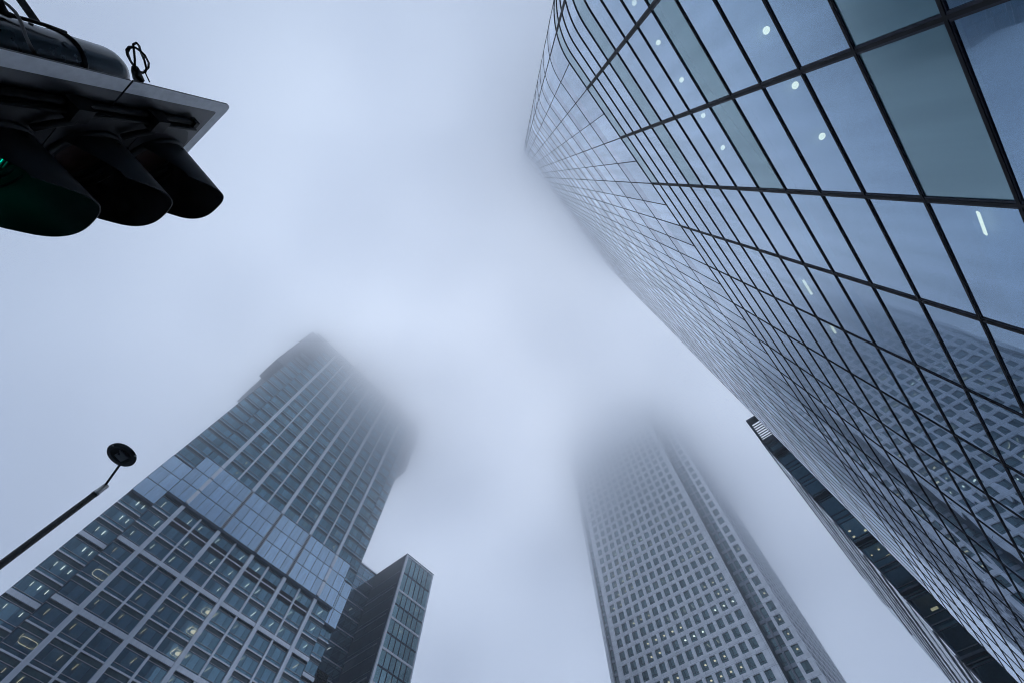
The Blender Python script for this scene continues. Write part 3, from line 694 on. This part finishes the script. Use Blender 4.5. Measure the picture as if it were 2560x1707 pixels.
# side wall
cl = MB(); ylist = [CYF + 2.2 + OW * c for c in range(13)]
cl.box(SX - 0.5, SX, CYF + 0.5, ylist[0], 0, Z(202)); cl.box(SX - 0.5, SX, ylist[-1] + WW, 171.2, 0, Z(202))
NZ = 10
for a, b in zip([ylist[0] - OW + 0.2] + ylist[:-1], ylist):
    a = a + WW if a >= ylist[0] else ylist[0] - 1.05
    zz_ = [0.0] + [Z(zsill[0]) + OH * k / NZ for k in range(0, int((202 - zsill[0]) / OH * NZ))]
    base = len(cl.v)
    for z in zz_:
        x = SX + 0.11 + 0.11 * math.sin(2 * math.pi * (z - Z(zsill[0])) / OH)
        cl.v += [(SX - 0.4, a, z), (x, a + 0.12, z), (x, b - 0.12, z), (SX - 0.4, b, z)]
    for k in range(len(zz_) - 1):
        for j in range(3):
            q = base + 4 * k + j; cl.f.append((q, q + 1, q + 5, q + 4)); cl.m.append(0); cl.sm.append(False)
for a, b in zip([0 - EYE] + [z + WH for z in zsill], zsill + [202]):
    for y in ylist: cl.box(SX - 0.5, SX - 0.003, y, y + WW, Z(a), Z(b))
relo(cl.build('side_cladding', side_steel))
# glazed recesses either side of the front
def recess(xa, xb, y):
    rc = MB(); gl_ = MB(); col = MB()
    for z in zsill:
        rc.box(xa, xb, y - 0.25, y + 0.3, Z(z) - 0.95, Z(z) - 0.05, 1); rc.box(xa, xb, y - 0.06, y + 0.1, Z(z) + 0.75, Z(z) + 0.83, 0)
        xm = (xa + xb) / 2
        for (a, b) in ((xa, xm), (xm, xb)): gl_.face([(a, y, Z(z) - 0.05), (b, y, Z(z) - 0.05), (b, y, Z(z) + OH - 0.95), (a, y, Z(z) + OH - 0.95)])
    for d_ in (-0.22, 0.06): col.box((xa + xb) / 2 + d_, (xa + xb) / 2 + d_ + 0.17, y - 0.75, y - 0.26, 0, Z(202))
    for q in (xa, xb - 0.08): rc.box(q, q + 0.08, y - 0.27, y + 0.05, 0, Z(202), 0)
    r_ = relo(rc.build('recess_frame', [dark_alu, steel_plain])); gl_.build('recess_glazing', ocs_glass, r_); relo(col.build('recess_column', steel_plain))
recess(XR, -19.6, 132.2); recess(-70.8, XL, 131.6)
cl = MB(); cl.box(XR - 0.5, XR, OY + 0.5, 132.2, 0, Z(204)); cl.box(XL, XL + 0.5, OY + 0.5, 131.6, 0, Z(204)); relo(cl.build('recess_cheek', dark_alu))
cl = MB(); cl.box(-71.9, -70.8, CYF, CYF + 3, 0, Z(202)); cl.box(-72.1, -71.9, CYF + 0.3, 171, 0, Z(202)); relo(cl.build('left_corner_pier', steel))
# floors, core and roof
for z in zsill[2:]:
    mb = MB(); mb.box(XL + 0.6, XR - 0.6, OY + 0.55, 150, Z(z) + WH + 0.1, Z(z) + OH - 0.3); mb.box(-19.3, SX - 0.55, CYF + 0.55, 150, Z(z) + WH + 0.1, Z(z) + OH - 0.3)
    relo(mb.build('floor_slab', ceiling_m))
mb = MB(); mb.box(-66, -25, 135.5, 165, 0, Z(201)); mb.box(-24, -18.6, 136, 165, 0, Z(201)); mb.box(-70.5, -67, 136, 165, 0, Z(201)); relo(mb.build('service_core', inner_m))
mb = MB(); mb.box(XL, XR, OY + 0.1, 180, Z(205), Z(206)); a_ = Vector((-43.7, 157, Z(238)))
cs = [Vector(q) for q in ((XL, 130, Z(206)), (XR, 130, Z(206)), (XR, 182, Z(206)), (XL, 182, Z(206)))]
for k in range(4): mb.face([cs[k], cs[(k + 1) % 4], a_])
relo(mb.build('pyramid_roof', steel_plain))
# small ceiling lights that show through the windows
random.seed(21)
runs = {}
for zi, z in enumerate(zsill[4:20]):
    c = 0
    while c < NC:
        if random.random() < 0.22:
            n = random.randint(2, 5); kind = random.random()
            for j in range(n):
                if c + j < NC: runs[(zi + 4, c + j)] = kind
            c += n + 1
        else: c += 1
cnt = 0
for (zi, c), kind in sorted(runs.items()):
    if cnt >= 98: break
    z = Z(zsill[zi]) + WH + 0.06; x = X0 + OW * c - 0.35; mb = MB()
    y = OY + 1.9 + 0.4 * kind
    if kind < 0.15: mb.box(x - 0.03, x + 0.03, y - 0.8, y + 0.8, z - 0.05, z)
    else: mb.box(x - 0.30, x + 0.25, y - 0.3, y + 0.35, z - 0.05, z)
    relo(mb.build('ceiling_light', white if 0.15 < kind < 0.35 else warm)); cnt += 1
for zi in (4, 5, 6, 8, 10, 12):
    z = Z(zsill[zi]) + WH + 0.06; mb = MB(); mb.box(-18.2, -17.7, CYF + 2, CYF + 2.6, z - 0.05, z); relo(mb.build('ceiling_light', warm))

# ================================================================== DARK GLASS TOWER (behind the near tower, right)
dk = thing('office_block', 'dark glass block with projecting ledges and slatted roof canopy behind the blue tower', 'building', loc=(20, 100, 0))
def reld(o): o.parent = dk; o.matrix_parent_inverse = Matrix.Translation((-20, -100, 0)); return o
KX, KY, KYE, KZ = 5.57, 72.0, 132.0, 72.6
ledges = [69.2, 57.1, 47.7, 39.7, 31.6, 23.5, 15.5]
gl_ = MB(); fr_ = MB()
lv = [KZ] + ledges
for za, zb in zip(lv[:-1], lv[1:]):
    n = max(1, round((za - zb) / 4.05))
    for j in range(n):
        z0, z1 = Z(zb + (za - zb) * j / n), Z(zb + (za - zb) * (j + 1) / n)
        for k in range(12):
            xa, xb = KX + 0.1 + 2.9 * k, KX + 0.1 + 2.9 * (k + 1)
            for (p0, p1) in ((z0, z0 + 0.95), (z0 + 0.95, z1 - 0.75), (z1 - 0.75, z1)): gl_.face([(xa, KY, p0), (xb, KY, p0), (xb, KY, p1), (xa, KY, p1)])
        for q, t in ((z0 + 0.95, 0.06), (z1 - 0.75, 0.06), (z1, 0.09)): fr_.box(KX, 41, KY - 0.08, KY + 0.05, q - t, q + t)
        s_ = MB(); s_.box(KX + 0.6, 41, KY + 0.5, KYE - 1, z1 - 0.7, z1 - 0.1); reld(s_.build('floor_slab', ceiling_m))
for k in range(13): fr_.box(KX + 2.9 * k, KX + 0.06 + 2.9 * k, KY - 0.05, KY + 0.05, 0, Z(KZ))
fr_.box(KX - 0.04, KX + 0.14, KY - 0.09, KY + 0.3, 0, Z(KZ))
reld(fr_.build('window_frame', dark_ledge)); reld(gl_.build('front_glazing', dark_glass))
for z in ledges:
    mb = MB(); mb.box(KX - 0.14, 41, KY - 0.75, KY - 0.10, Z(z) - 0.10, Z(z) + 0.16); mb.box(KX - 0.14, 41, KY - 0.35, KY - 0.10, Z(z) - 0.55, Z(z) - 0.42); reld(mb.build('front_ledge', dark_ledge))
# side face: mirror glass between fins and ledges, seen at a glancing angle
gl_ = MB(); fr_ = MB(); n = 20
for k in range(n):
    ya, yb = KY + 0.3 + (KYE - KY - 0.3) * k / n, KY + 0.3 + (KYE - KY - 0.3) * (k + 1) / n
    for za, zb in zip([0] + [Z(z) for z in ledges[::-1]], [Z(z) for z in ledges[::-1]] + [Z(KZ)]):
        gl_.face([(KX, yb, za), (KX, ya, za), (KX, ya, zb), (KX, yb, zb)])
random.seed(4)
for z in ledges + [65.2, 61.1, 53.5, 50.6, 44, 36, 33, 28]:
    fr_.box(KX - random.uniform(0.03, 0.14), KX + 0.02, KY + random.uniform(0.3, 3), KYE - random.uniform(0, 14), Z(z) - 0.12, Z(z) + 0.12)
for k in range(1, n): 
    y = KY + (KYE - KY) * k / n; fr_.box(KX - 0.02, KX + 0.01, y - 0.06, y + 0.06, 0, Z(KZ) - random.choice([0.2, 8, 14]))
reld(gl_.build('side_glazing', side_glass)); reld(fr_.build('side_ledge', side_metal))
mb = MB(); mb.box(KX + 7, 40, KY + 7, KYE - 1, 0, Z(KZ) - 0.4); reld(mb.build('service_core', inner_m))
mb = MB(); mb.box(KX + 0.1, 41, KYE - 0.4, KYE, 0, Z(KZ)); mb.box(40.6, 41.2, KY, KYE, 0, Z(KZ)); reld(mb.build('rear_wall', dark_ledge))
mb = MB(); mb.box(KX - 0.02, 41, KY + 0.1, KYE, Z(KZ), Z(KZ) + 0.5); reld(mb.build('roof', dark_ledge))
# slatted roof canopy
CZ = 73.9
mb = MB(); mb.box(KX, 41, 65.6, 67.0, Z(CZ), Z(CZ) + 0.4); mb.box(KX, KX + 0.45, 67.0, KY, Z(CZ), Z(CZ) + 0.4); mb.box(KX - 0.1, KX + 0.3, KY, KYE - 10, Z(CZ) - 0.5, Z(CZ))
mb.box(KX, 41, KY - 0.05, KY + 0.4, Z(KZ) + 0.5, Z(CZ) + 0.4)
for k in range(7):
    y = 67.55 + 0.62 * k; mb.box(KX + 0.45, 41, y, y + 0.18, Z(CZ) + 0.10, Z(CZ) + 0.20)
reld(mb.build('roof_canopy', dark_ledge))
for (px, py, sz, k) in [(440, 558, .2, 'r'), (497, 631, .2, 'r'), (665, 538, .34, 's'), (822, 798, .16, 'r'), (730, 873, .12, 'r'), (962, 870, .32, 's')]:
    sx, sy = 2040 + px * 300 / 1568, 1220 + py * 300 / 1568
    d = px2dir(sx, sy); q = d * ((KY + 1.3) / d.y); mb = MB(); zc = q.z + EYE
    if k == 'r': mb.tube([(q.x, q.y, zc), (q.x, q.y, zc + 0.05)], sz, 14)
    else: mb.box(q.x - sz * 1.2, q.x + sz * 1.2, q.y - sz * 0.6, q.y + sz * 0.6, zc, zc + 0.05)
    reld(mb.build('ceiling_light', soft))
q_ = px2dir(2100 + 912 * 0.2596, 1300 + 850 * 0.2596); q = q_ * ((KY + 1.3) / q_.y); mb = MB(); mb.box(q.x - 0.42, q.x + 0.42, q.y - 0.28, q.y + 0.28, q.z + EYE, q.z + EYE + 0.05); reld(mb.build('ceiling_light', soft))

# ================================================================== STREET LAMP (left)
lampo = thing('street_lamp', 'black street lamp with round disc head on a thin angled arm', 'street lamp', loc=(-10.36, -0.967, 0))
mb = MB(); mb.tube([(0, 0, 0), (0, 0, 0.9), (0, 0, 0.95), (0, 0, Z(6.62))], [0.11, 0.11, 0.072, 0.058], 20); mb.build('pole', lamp_black, lampo)
mb = MB(); mb.tube([(0, 0, Z(6.60)), (0, 0, Z(6.66)), (0, 0, Z(6.66)), (0, 0, Z(6.86))], [0.066, 0.066, 0.058, 0.058], 20); mb.build('collar', collar_m, lampo)
DZ = 7.12
dc = px2dir(303, 1137); dc = dc * (DZ / dc.z) - Vector((-10.36, -0.967, 0)); dc.z = Z(DZ)
hd = Vector((dc.x, dc.y, 0)); L_ = hd.length
mb = MB(); mb.tube([(0, 0, Z(6.80)), hd * ((L_ - 0.26) / L_) + Vector((0, 0, dc.z + 0.03))], 0.022, 10); mb.build('arm', lamp_black, lampo)
def lathe(mb, c, prof, n=40, mi=0):
    base = len(mb.v)
    for (r, z) in prof:
        for j in range(n): t = 2 * math.pi * j / n; mb.v.append((c.x + r * math.cos(t), c.y + r * math.sin(t), c.z + z))
    for k in range(len(prof) - 1):
        for j in range(n):
            j2 = (j + 1) % n; mb.f.append((base + k * n + j, base + k * n + j2, base + (k + 1) * n + j2, base + (k + 1) * n + j)); mb.m.append(mi); mb.sm.append(True)
mb = MB(); lathe(mb, dc, [(0.205, 0.0), (0.285, -0.004), (0.292, 0.006), (0.285, 0.03), (0.22, 0.07), (0.10, 0.095), (0.001, 0.10)])
lathe(mb, dc, [(0.205, 0.0), (0.20, 0.05), (0.001, 0.055)]); mb.build('lamp_head', lamp_black, lampo)
mb = MB(); mb.obox(dc + Vector((-0.13, -0.10, 0.012)), (0.22, 0.06, 0), (-0.05, 0.18, 0), (0, 0, 0.03)); mb.obox(dc + Vector((0.06, -0.10, 0.004)), (0.03, 0.02, 0.0), (-0.06, 0.17, 0), (0, 0, 0.03))
mb.build('reflector', lamp_inside, lampo)
mb = MB(); mb.tube([dc + Vector((-0.02, -0.05, 0.0)), dc + Vector((-0.02, -0.05, 0.02))], 0.024, 14); mb.build('lamp_socket', rubber, lampo)
mb = MB()
for a in (40, 170, 290): mb.obox(dc + Vector((0.275 * math.cos(math.radians(a)), 0.275 * math.sin(math.radians(a)), -0.012)), (0.02, 0.01, 0), (-0.01, 0.03, 0), (0, 0, 0.03))
mb.build('clip', collar_m, lampo)

# ================================================================== TRAFFIC LIGHT (top left, close to the camera)
FA = math.radians(3.6)
fn = Vector((-math.sin(FA), math.cos(FA), 0)); fs = Vector((-math.cos(FA), -math.sin(FA), 0)); fz = Vector((0, 0, 1))   # facing, across, up
ORG = Vector((-1.13, -1.07, Z(1.575)))
tl = thing('traffic_light', 'black traffic light with three hooded lenses and white bordered backing board', 'traffic light', loc=(-1.13, -1.07, 0))
def T(a, n, z): return fs * a + fn * n + fz * z + Vector((0, 0, ORG.z))         # across, forward, up from the board joint
def put(mb, name, m, parent=tl): return mb.build(name, m, parent)
HB, CR = 0.35, 0.035
def board(z0, z1, toprnd, botrnd):
    def outline(ins):
        h = HB - ins; pts = []
        rr = max(CR - ins * 0.4, 0.004)
        def corner(ca, cz, a0, rnd, da, dz):
            if rnd:
                for t in range(0, 91, 15): pts.append((ca + rr * math.cos(math.radians(a0 + t)), cz + rr * math.sin(math.radians(a0 + t))))
            else: pts.append((da, dz))
        zi0 = z0 + (ins if botrnd else 0); zi1 = z1 - (ins if toprnd else 0)
        corner(h - rr, zi1 - rr, 0, toprnd, h, zi1); corner(-h + rr, zi1 - rr, 90, toprnd, -h, zi1)
        corner(-h + rr, zi0 + rr, 180, botrnd, -h, zi0); corner(h - rr, zi0 + rr, 270, botrnd, h, zi0)
        return pts
    o, i = outline(0), outline(0.052)
    mb = MB(); n = len(o); t = 0.006
    for k in range(n):
        k2 = (k + 1) % n
        mb.face([T(o[k][0], t, o[k][1]), T(i[k][0], t, i[k][1]), T(i[k2][0], t, i[k2][1]), T(o[k2][0], t, o[k2][1])][::-1], 1)
        mb.face([T(o[k][0], 0, o[k][1]), T(o[k][0], t, o[k][1]), T(o[k2][0], t, o[k2][1]), T(o[k2][0], 0, o[k2][1])][::-1], 0)
    mb.face([T(a, t, z) for a, z in i][::-1], 0); mb.face([T(a, 0, z) for a, z in o], 0)
    return put(mb, 'backing_board', [board_black, board_white])
board(0.004, 0.515, True, False); board(-0.62, -0.004, False, True)
mb = MB()                                                       # housing
po = [(-0.20, 0.152), (-0.20, 0.325), (-0.185, 0.36), (-0.14, 0.395), (-0.10, 0.404), (0.10, 0.404), (0.14, 0.395), (0.185, 0.36), (0.20, 0.325), (0.20, 0.152)]
np_ = len(po)
for k in range(np_):
    (a0, z0_), (a1, z1_) = po[k], po[(k + 1) % np_]
    mb.face([T(a0, 0.0065, z0_), T(a0, 0.0315, z0_), T(a1, 0.0315, z1_), T(a1, 0.0065, z1_)])
mb.face([T(a, 0.0315, z) for a, z in po])
for zc in (0.0, -0.30):
    mb.obox(T(-0.20, 0.0065, zc - 0.148), fs * 0.40, fn * 0.025, fz * 0.296)
mb.obox(T(-0.222, 0.0065, -0.46), fs * 0.021, fn * 0.03, fz * 0.80); mb.obox(T(0.201, 0.0065, -0.46), fs * 0.021, fn * 0.03, fz * 0.80)
put(mb, 'signal_housing', visor_m)
mb = MB()
mb.tube([T(-0.234, 0.02, -0.46), T(-0.234, 0.02, 0.362)], 0.012, 8); mb.tube([T(-0.216, 0.042, -0.46), T(-0.216, 0.042, 0.362)], 0.007, 8)
for z in (0.345, 0.18, 0.12, -0.12, -0.18, -0.4): mb.obox(T(-0.25, 0.01, z), fs * 0.03, fn * 0.03, fz * 0.02)
put(mb, 'hinge_rail', rubber)
for zc in (0.15, -0.15):
    mb = MB(); mb.obox(T(-0.255, 0.012, zc - 0.03), fs * 0.055, fn * 0.055, fz * 0.055); mb.tube([T(-0.225, 0.055, zc), T(-0.195, 0.058, zc - 0.01), T(-0.165, 0.05, zc - 0.05), T(-0.135, 0.045, zc - 0.085)], 0.011, 8)
    put(mb, 'door_latch', rubber)
for idx, zc in enumerate((0.30, 0.0, -0.30)):
    # hood: a rounded arch that tapers forward, longer at the top than at the sides
    mb = MB(); n = 28; t = 0.004
    def prof(u, hw, hh, v):          # superellipse arch from one side over the top to the other
        wr = 1.62 - 0.5 * min(1.0, v * 1.15); a = math.pi * (wr * u - (wr - 1) / 2); c, s_ = math.cos(a), math.sin(a); e_ = 0.72
        return (hw * math.copysign(abs(c) ** e_, c), hh * math.copysign(abs(s_) ** e_, s_))
    ringsO, ringsI = [], []
    for j in range(9):
        v = j / 8
        ro, ri = [], []
        for k in range(n + 1):
            u = k / n; L = 0.028 + v * 0.25 * max(0.0, math.sin(math.pi * min(max(u, 0.02), 0.98))) ** 0.16
            hw = 0.128 - 0.018 * v; hh = 0.124 + 0.004 * v
            a_, b_ = prof(u, hw, hh, v); ro.append(T(a_, L, zc - 0.005 + b_)); a_, b_ = prof(u, hw - t, hh - t, v); ri.append(T(a_, L, zc - 0.005 + b_))
        ringsO.append(ro); ringsI.append(ri)
    def skin(R, flip):
        base = len(mb.v)
        for ring in R: mb.v += [tuple(p) for p in ring]
        for j in range(8):
            for k in range(n):
                q = (base + j * (n + 1) + k, base + j * (n + 1) + k + 1, base + (j + 1) * (n + 1) + k + 1, base + (j + 1) * (n + 1) + k)
                mb.f.append(q[::-1] if flip else q); mb.m.append(0); mb.sm.append(True)
    skin(ringsO, False); skin(ringsI, True)
    for k in range(n): mb.face([ringsO[-1][k], ringsO[-1][k + 1], ringsI[-1][k + 1], ringsI[-1][k]])
    # flange ring that carries the hood
    fl = []
    for k in range(40): a = 2 * math.pi * k / 40; fl.append(T(0.130 * math.cos(a), 0.034, zc + 0.128 * math.sin(a)))
    mb.tube(fl, 0.012, 8, closed=True)
    fl2 = [T(0.129 * math.cos(2 * math.pi * k / 40), 0.066, zc + 0.123 * math.sin(2 * math.pi * k / 40)) for k in range(2, 19)]
    mb.tube(fl2, 0.004, 6)
    put(mb, 'visor', visor_m)
    mb = MB(); base = len(mb.v); m_ = 36
    for (rr, dep) in ((0.098, 0.0), (0.08, 0.010), (0.045, 0.016), (0.001, 0.018)):
        for k in range(m_): a = 2 * math.pi * k / m_; mb.v.append(tuple(T(rr * math.cos(a), 0.024 + dep, zc + rr * math.sin(a))))
    for j in range(3):
        for k in range(m_):
            k2 = (k + 1) % m_; mb.f.append((base + j * m_ + k, base + j * m_ + k2, base + (j + 1) * m_ + k2, base + (j + 1) * m_ + k)[::-1]); mb.m.append(0); mb.sm.append(True)
    if idx == 2:                   # ribs moulded in the lit lens
        for k in range(15): z_ = -0.09 + 0.0129 * k; h_ = math.sqrt(max(0.0, 0.092 ** 2 - z_ ** 2)); mb.obox(T(-h_, 0.040, zc + z_), fs * 2 * h_, fn * 0.003, fz * 0.005, 1)
        lo = put(mb, 'lens', [green_lens, solid('green_lens_rib', (0.0, 0.05, 0.035), rough=0.3)]); lo['label'] = 'lit green lens'
    else: put(mb, 'lens', dead_lens)
# pole behind the board with rounded cap, rubber straps and cables
PC = Vector((0.155, -0.262, 0)); PR = 0.078; PTOP = Z(1.93)
mb = MB(); mb.tube([PC, PC + Vector((0, 0, PTOP - 0.07)), PC + Vector((0, 0, PTOP - 0.045)), PC + Vector((0, 0, PTOP - 0.02)), PC + Vector((0, 0, PTOP - 0.005)), PC + Vector((0, 0, PTOP))], [PR, PR, PR * 0.95, PR * 0.8, PR * 0.5, 0.005], 40); mb.build('pole', pole_green, tl)
def hoop(z, r, th, tilt=0.0): return [PC + Vector((r * math.cos(2 * math.pi * k / 40), r * math.sin(2 * math.pi * k / 40), z + tilt * math.sin(2 * math.pi * k / 40 + 1.0))) for k in range(40)]
for z, ti in ((Z(1.70), 0.01), (Z(1.16), 0.03)):
    mb = MB(); mb.tube(hoop(z, PR + 0.003, 0.006, ti), 0.006, 6, closed=True); mb.build('strap', rubber, tl)
mb = MB()
for z in (Z(1.60), Z(1.35)): mb.box(PC.x - 0.03, PC.x + 0.03, PC.y + PR - 0.01, -0.012, z - 0.02, z + 0.02)
mb.build('bracket', rubber, tl)
mb = MB()
d1 = Vector((math.cos(math.radians(-30)), math.sin(math.radians(-30)), 0))
for (an, z, r_) in ((-35, 1.545, 0.016), (-60, 1.50, 0.006), (-20, 1.60, 0.006), (20, 1.66, 0.009)):
    u = Vector((math.cos(math.radians(an)), math.sin(math.radians(an)), 0)); mb.tube([PC + u * (PR - 0.004) + Vector((0, 0, Z(z))), PC + u * (PR + 0.004) + Vector((0, 0, Z(z)))], r_, 14)
mb.build('bolt', pole_green, tl)
def pxat(px, py, y):
    d = px2dir(px, py); d = d * (y / d.y); return Vector((d.x + 1.13, d.y + 1.07, d.z + EYE))
# zip tie tail with teeth, loose cable, cable loop: traced as curves at the board's distance behind it
mb = MB(); a, b = pxat(92, 57, -1.34), pxat(43, -12, -1.40); w_ = (pxat(108, 64, -1.34) - pxat(76, 50, -1.34)) * 0.5; th = Vector((0.0, -0.006, 0.0))
mb.obox(a - w_ * 0.85, w_ * 1.7, b - a, th)
for k in range(26):
    q = a + (b - a) * (k / 26); mb.obox(q - w_, w_ * 2, (b - a) * 0.02, th * 0.8)
mb.build('cable_tie', rubber, tl)
mb = MB(); mb.tube([pxat(-20, -2, -1.36), pxat(0, 22, -1.355), pxat(18, 36, -1.35), pxat(40, 43, -1.345), pxat(75, 52, -1.34), pxat(120, 66, -1.335), pxat(165, 82, -1.33)], [0.022, 0.016, 0.009, 0.006, 0.006, 0.006, 0.005], 8); mb.build('cable', rubber, tl)
mb = MB(); mb.tube([pxat(x, y, yy) for x, y, yy in ((-14, -8, -1.40), (4, 2, -1.38), (22, 15, -1.35), (38, 31, -1.31), (48, 47, -1.265), (56, 66, -1.225), (64, 90, -1.18), (74, 112, -1.13), (86, 134, -1.09))], 0.0045, 8); mb.build('cable', rubber, tl)
mb = MB()
loop = [(337, 168), (337, 150), (335, 128), (333, 112), (341, 108), (348, 116), (353, 134), (361, 152), (366, 172), (363, 182), (352, 181), (340, 172), (328, 157), (318, 138), (316, 126), (322, 118), (334, 118), (348, 125), (362, 139), (372, 158), (371, 170), (364, 178), (356, 184), (346, 179), (338, 170), (326, 152), (319, 132), (325, 120), (339, 120), (352, 130), (360, 146)]
mb.tube([pxat(x, y, -1.085 - 0.01 * math.sin(i * 1.3)) for i, (x, y) in enumerate(loop)], 0.0032, 8)
mb.tube([pxat(360, 176, -1.09), pxat(374, 206, -1.075)], 0.002, 6)
mb.tube([pxat(338, 170, -1.085), pxat(340, 180, -1.083), pxat(347, 200, -1.078)], [0.010, 0.013, 0.016], 8)
mb.build('cable_loop', rubber, tl)

# ================================================================== LOW CLOUD the towers disappear into
mb = MB(); mb.box(-460, 460, -460, 460, 62, 190)
cloud = mb.build('low_cloud', [], kind='stuff')
m, t, o = newmat('low_cloud_air'); m.cycles.volume_step_rate = 0.2
pv = N(t, 'ShaderNodeVolumePrincipled'); pv.inputs['Color'].default_value = (0.97, 0.98, 1.0, 1); pv.inputs['Anisotropy'].default_value = 0.88
c = N(t, 'ShaderNodeTexCoord'); sp = N(t, 'ShaderNodeSeparateXYZ'); t.links.new(c.outputs['Object'], sp.inputs[0])
n = N(t, 'ShaderNodeTexNoise'); n.inputs['Scale'].default_value = 0.02; n.inputs['Detail'].default_value = 4; t.links.new(c.outputs['Object'], n.inputs['Vector'])
nm_ = N(t, 'ShaderNodeMapRange'); nm_.inputs['To Min'].default_value = -36; nm_.inputs['To Max'].default_value = 36; nm_.inputs['From Min'].default_value = 0.25; nm_.inputs['From Max'].default_value = 0.75; t.links.new(n.outputs['Fac'], nm_.inputs['Value'])
ad = N(t, 'ShaderNodeMath', operation='ADD'); yd = N(t, 'ShaderNodeVectorMath', operation='DISTANCE'); yd.inputs[1].default_value = (-40, 135, 165); t.links.new(c.outputs['Object'], yd.inputs[0])
yr = N(t, 'ShaderNodeMapRange', interpolation_type='SMOOTHSTEP'); yr.inputs['From Min'].default_value = 15; yr.inputs['From Max'].default_value = 120; yr.inputs['To Min'].default_value = 25; yr.inputs['To Max'].default_value = -8; t.links.new(yd.outputs['Value'], yr.inputs['Value'])
ya = N(t, 'ShaderNodeMath', operation='ADD'); t.links.new(sp.outputs['Z'], ya.inputs[0]); t.links.new(yr.outputs[0], ya.inputs[1]); xd = N(t, 'ShaderNodeVectorMath', operation='DISTANCE'); xd.inputs[1].default_value = (6, 8, 155); t.links.new(c.outputs['Object'], xd.inputs[0])
xr = N(t, 'ShaderNodeMapRange', interpolation_type='SMOOTHSTEP'); xr.inputs['From Min'].default_value = 20; xr.inputs['From Max'].default_value = 100; xr.inputs['To Min'].default_value = 62; xr.inputs['To Max'].default_value = 0; t.links.new(xd.outputs['Value'], xr.inputs['Value'])
xa_ = N(t, 'ShaderNodeMath', operation='ADD'); t.links.new(ya.outputs[0], xa_.inputs[0]); t.links.new(xr.outputs[0], xa_.inputs[1]); t.links.new(xa_.outputs[0], ad.inputs[0])
vd = N(t, 'ShaderNodeVectorMath', operation='DISTANCE'); vd.inputs[1].default_value = (-86, 42, 138); t.links.new(c.outputs['Object'], vd.inputs[0])
pr = N(t, 'ShaderNodeMapRange', interpolation_type='SMOOTHSTEP'); pr.inputs['From Min'].default_value = 8; pr.inputs['From Max'].default_value = 56; pr.inputs['To Min'].default_value = 60; pr.inputs['To Max'].default_value = 0; t.links.new(vd.outputs['Value'], pr.inputs['Value'])
pa = N(t, 'ShaderNodeMath', operation='ADD'); t.links.new(xa_.outputs[0], pa.inputs[0]); t.links.new(pr.outputs[0], pa.inputs[1]); t.links.new(pa.outputs[0], ad.inputs[0]); t.links.new(nm_.outputs[0], ad.inputs[1])
d_ = N(t, 'ShaderNodeMath', operation='MULTIPLY_ADD'); d_.inputs[1].default_value = 1 / 36.0; d_.inputs[2].default_value = -104.0 / 36.0; t.links.new(ad.outputs[0], d_.inputs[0])
ex = N(t, 'ShaderNodeMath', operation='EXPONENT'); t.links.new(d_.outputs[0], ex.inputs[0])
ml = N(t, 'ShaderNodeMath', operation='MULTIPLY'); ml.inputs[1].default_value = 0.0085; t.links.new(ex.outputs[0], ml.inputs[0])
mi_ = N(t, 'ShaderNodeMath', operation='MINIMUM'); mi_.inputs[1].default_value = 0.055; t.links.new(ml.outputs[0], mi_.inputs[0])
t.links.new(mi_.outputs[0], pv.inputs['Density']); t.links.new(pv.outputs[0], o.inputs['Volume'])
cloud.data.materials.append(m)

mb = MB(); mb.box(-1600, 1600, -1600, 1600, -1.3, 245)
hz = mb.build('haze', [], kind='stuff')
m, t, o = newmat('haze_air')
pv = N(t, 'ShaderNodeVolumePrincipled'); pv.inputs['Color'].default_value = (0.97, 0.98, 1.0, 1); pv.inputs['Anisotropy'].default_value = 0.4; pv.inputs['Density'].default_value = 0.0007
t.links.new(pv.outputs[0], o.inputs['Volume']); hz.data.materials.append(m)
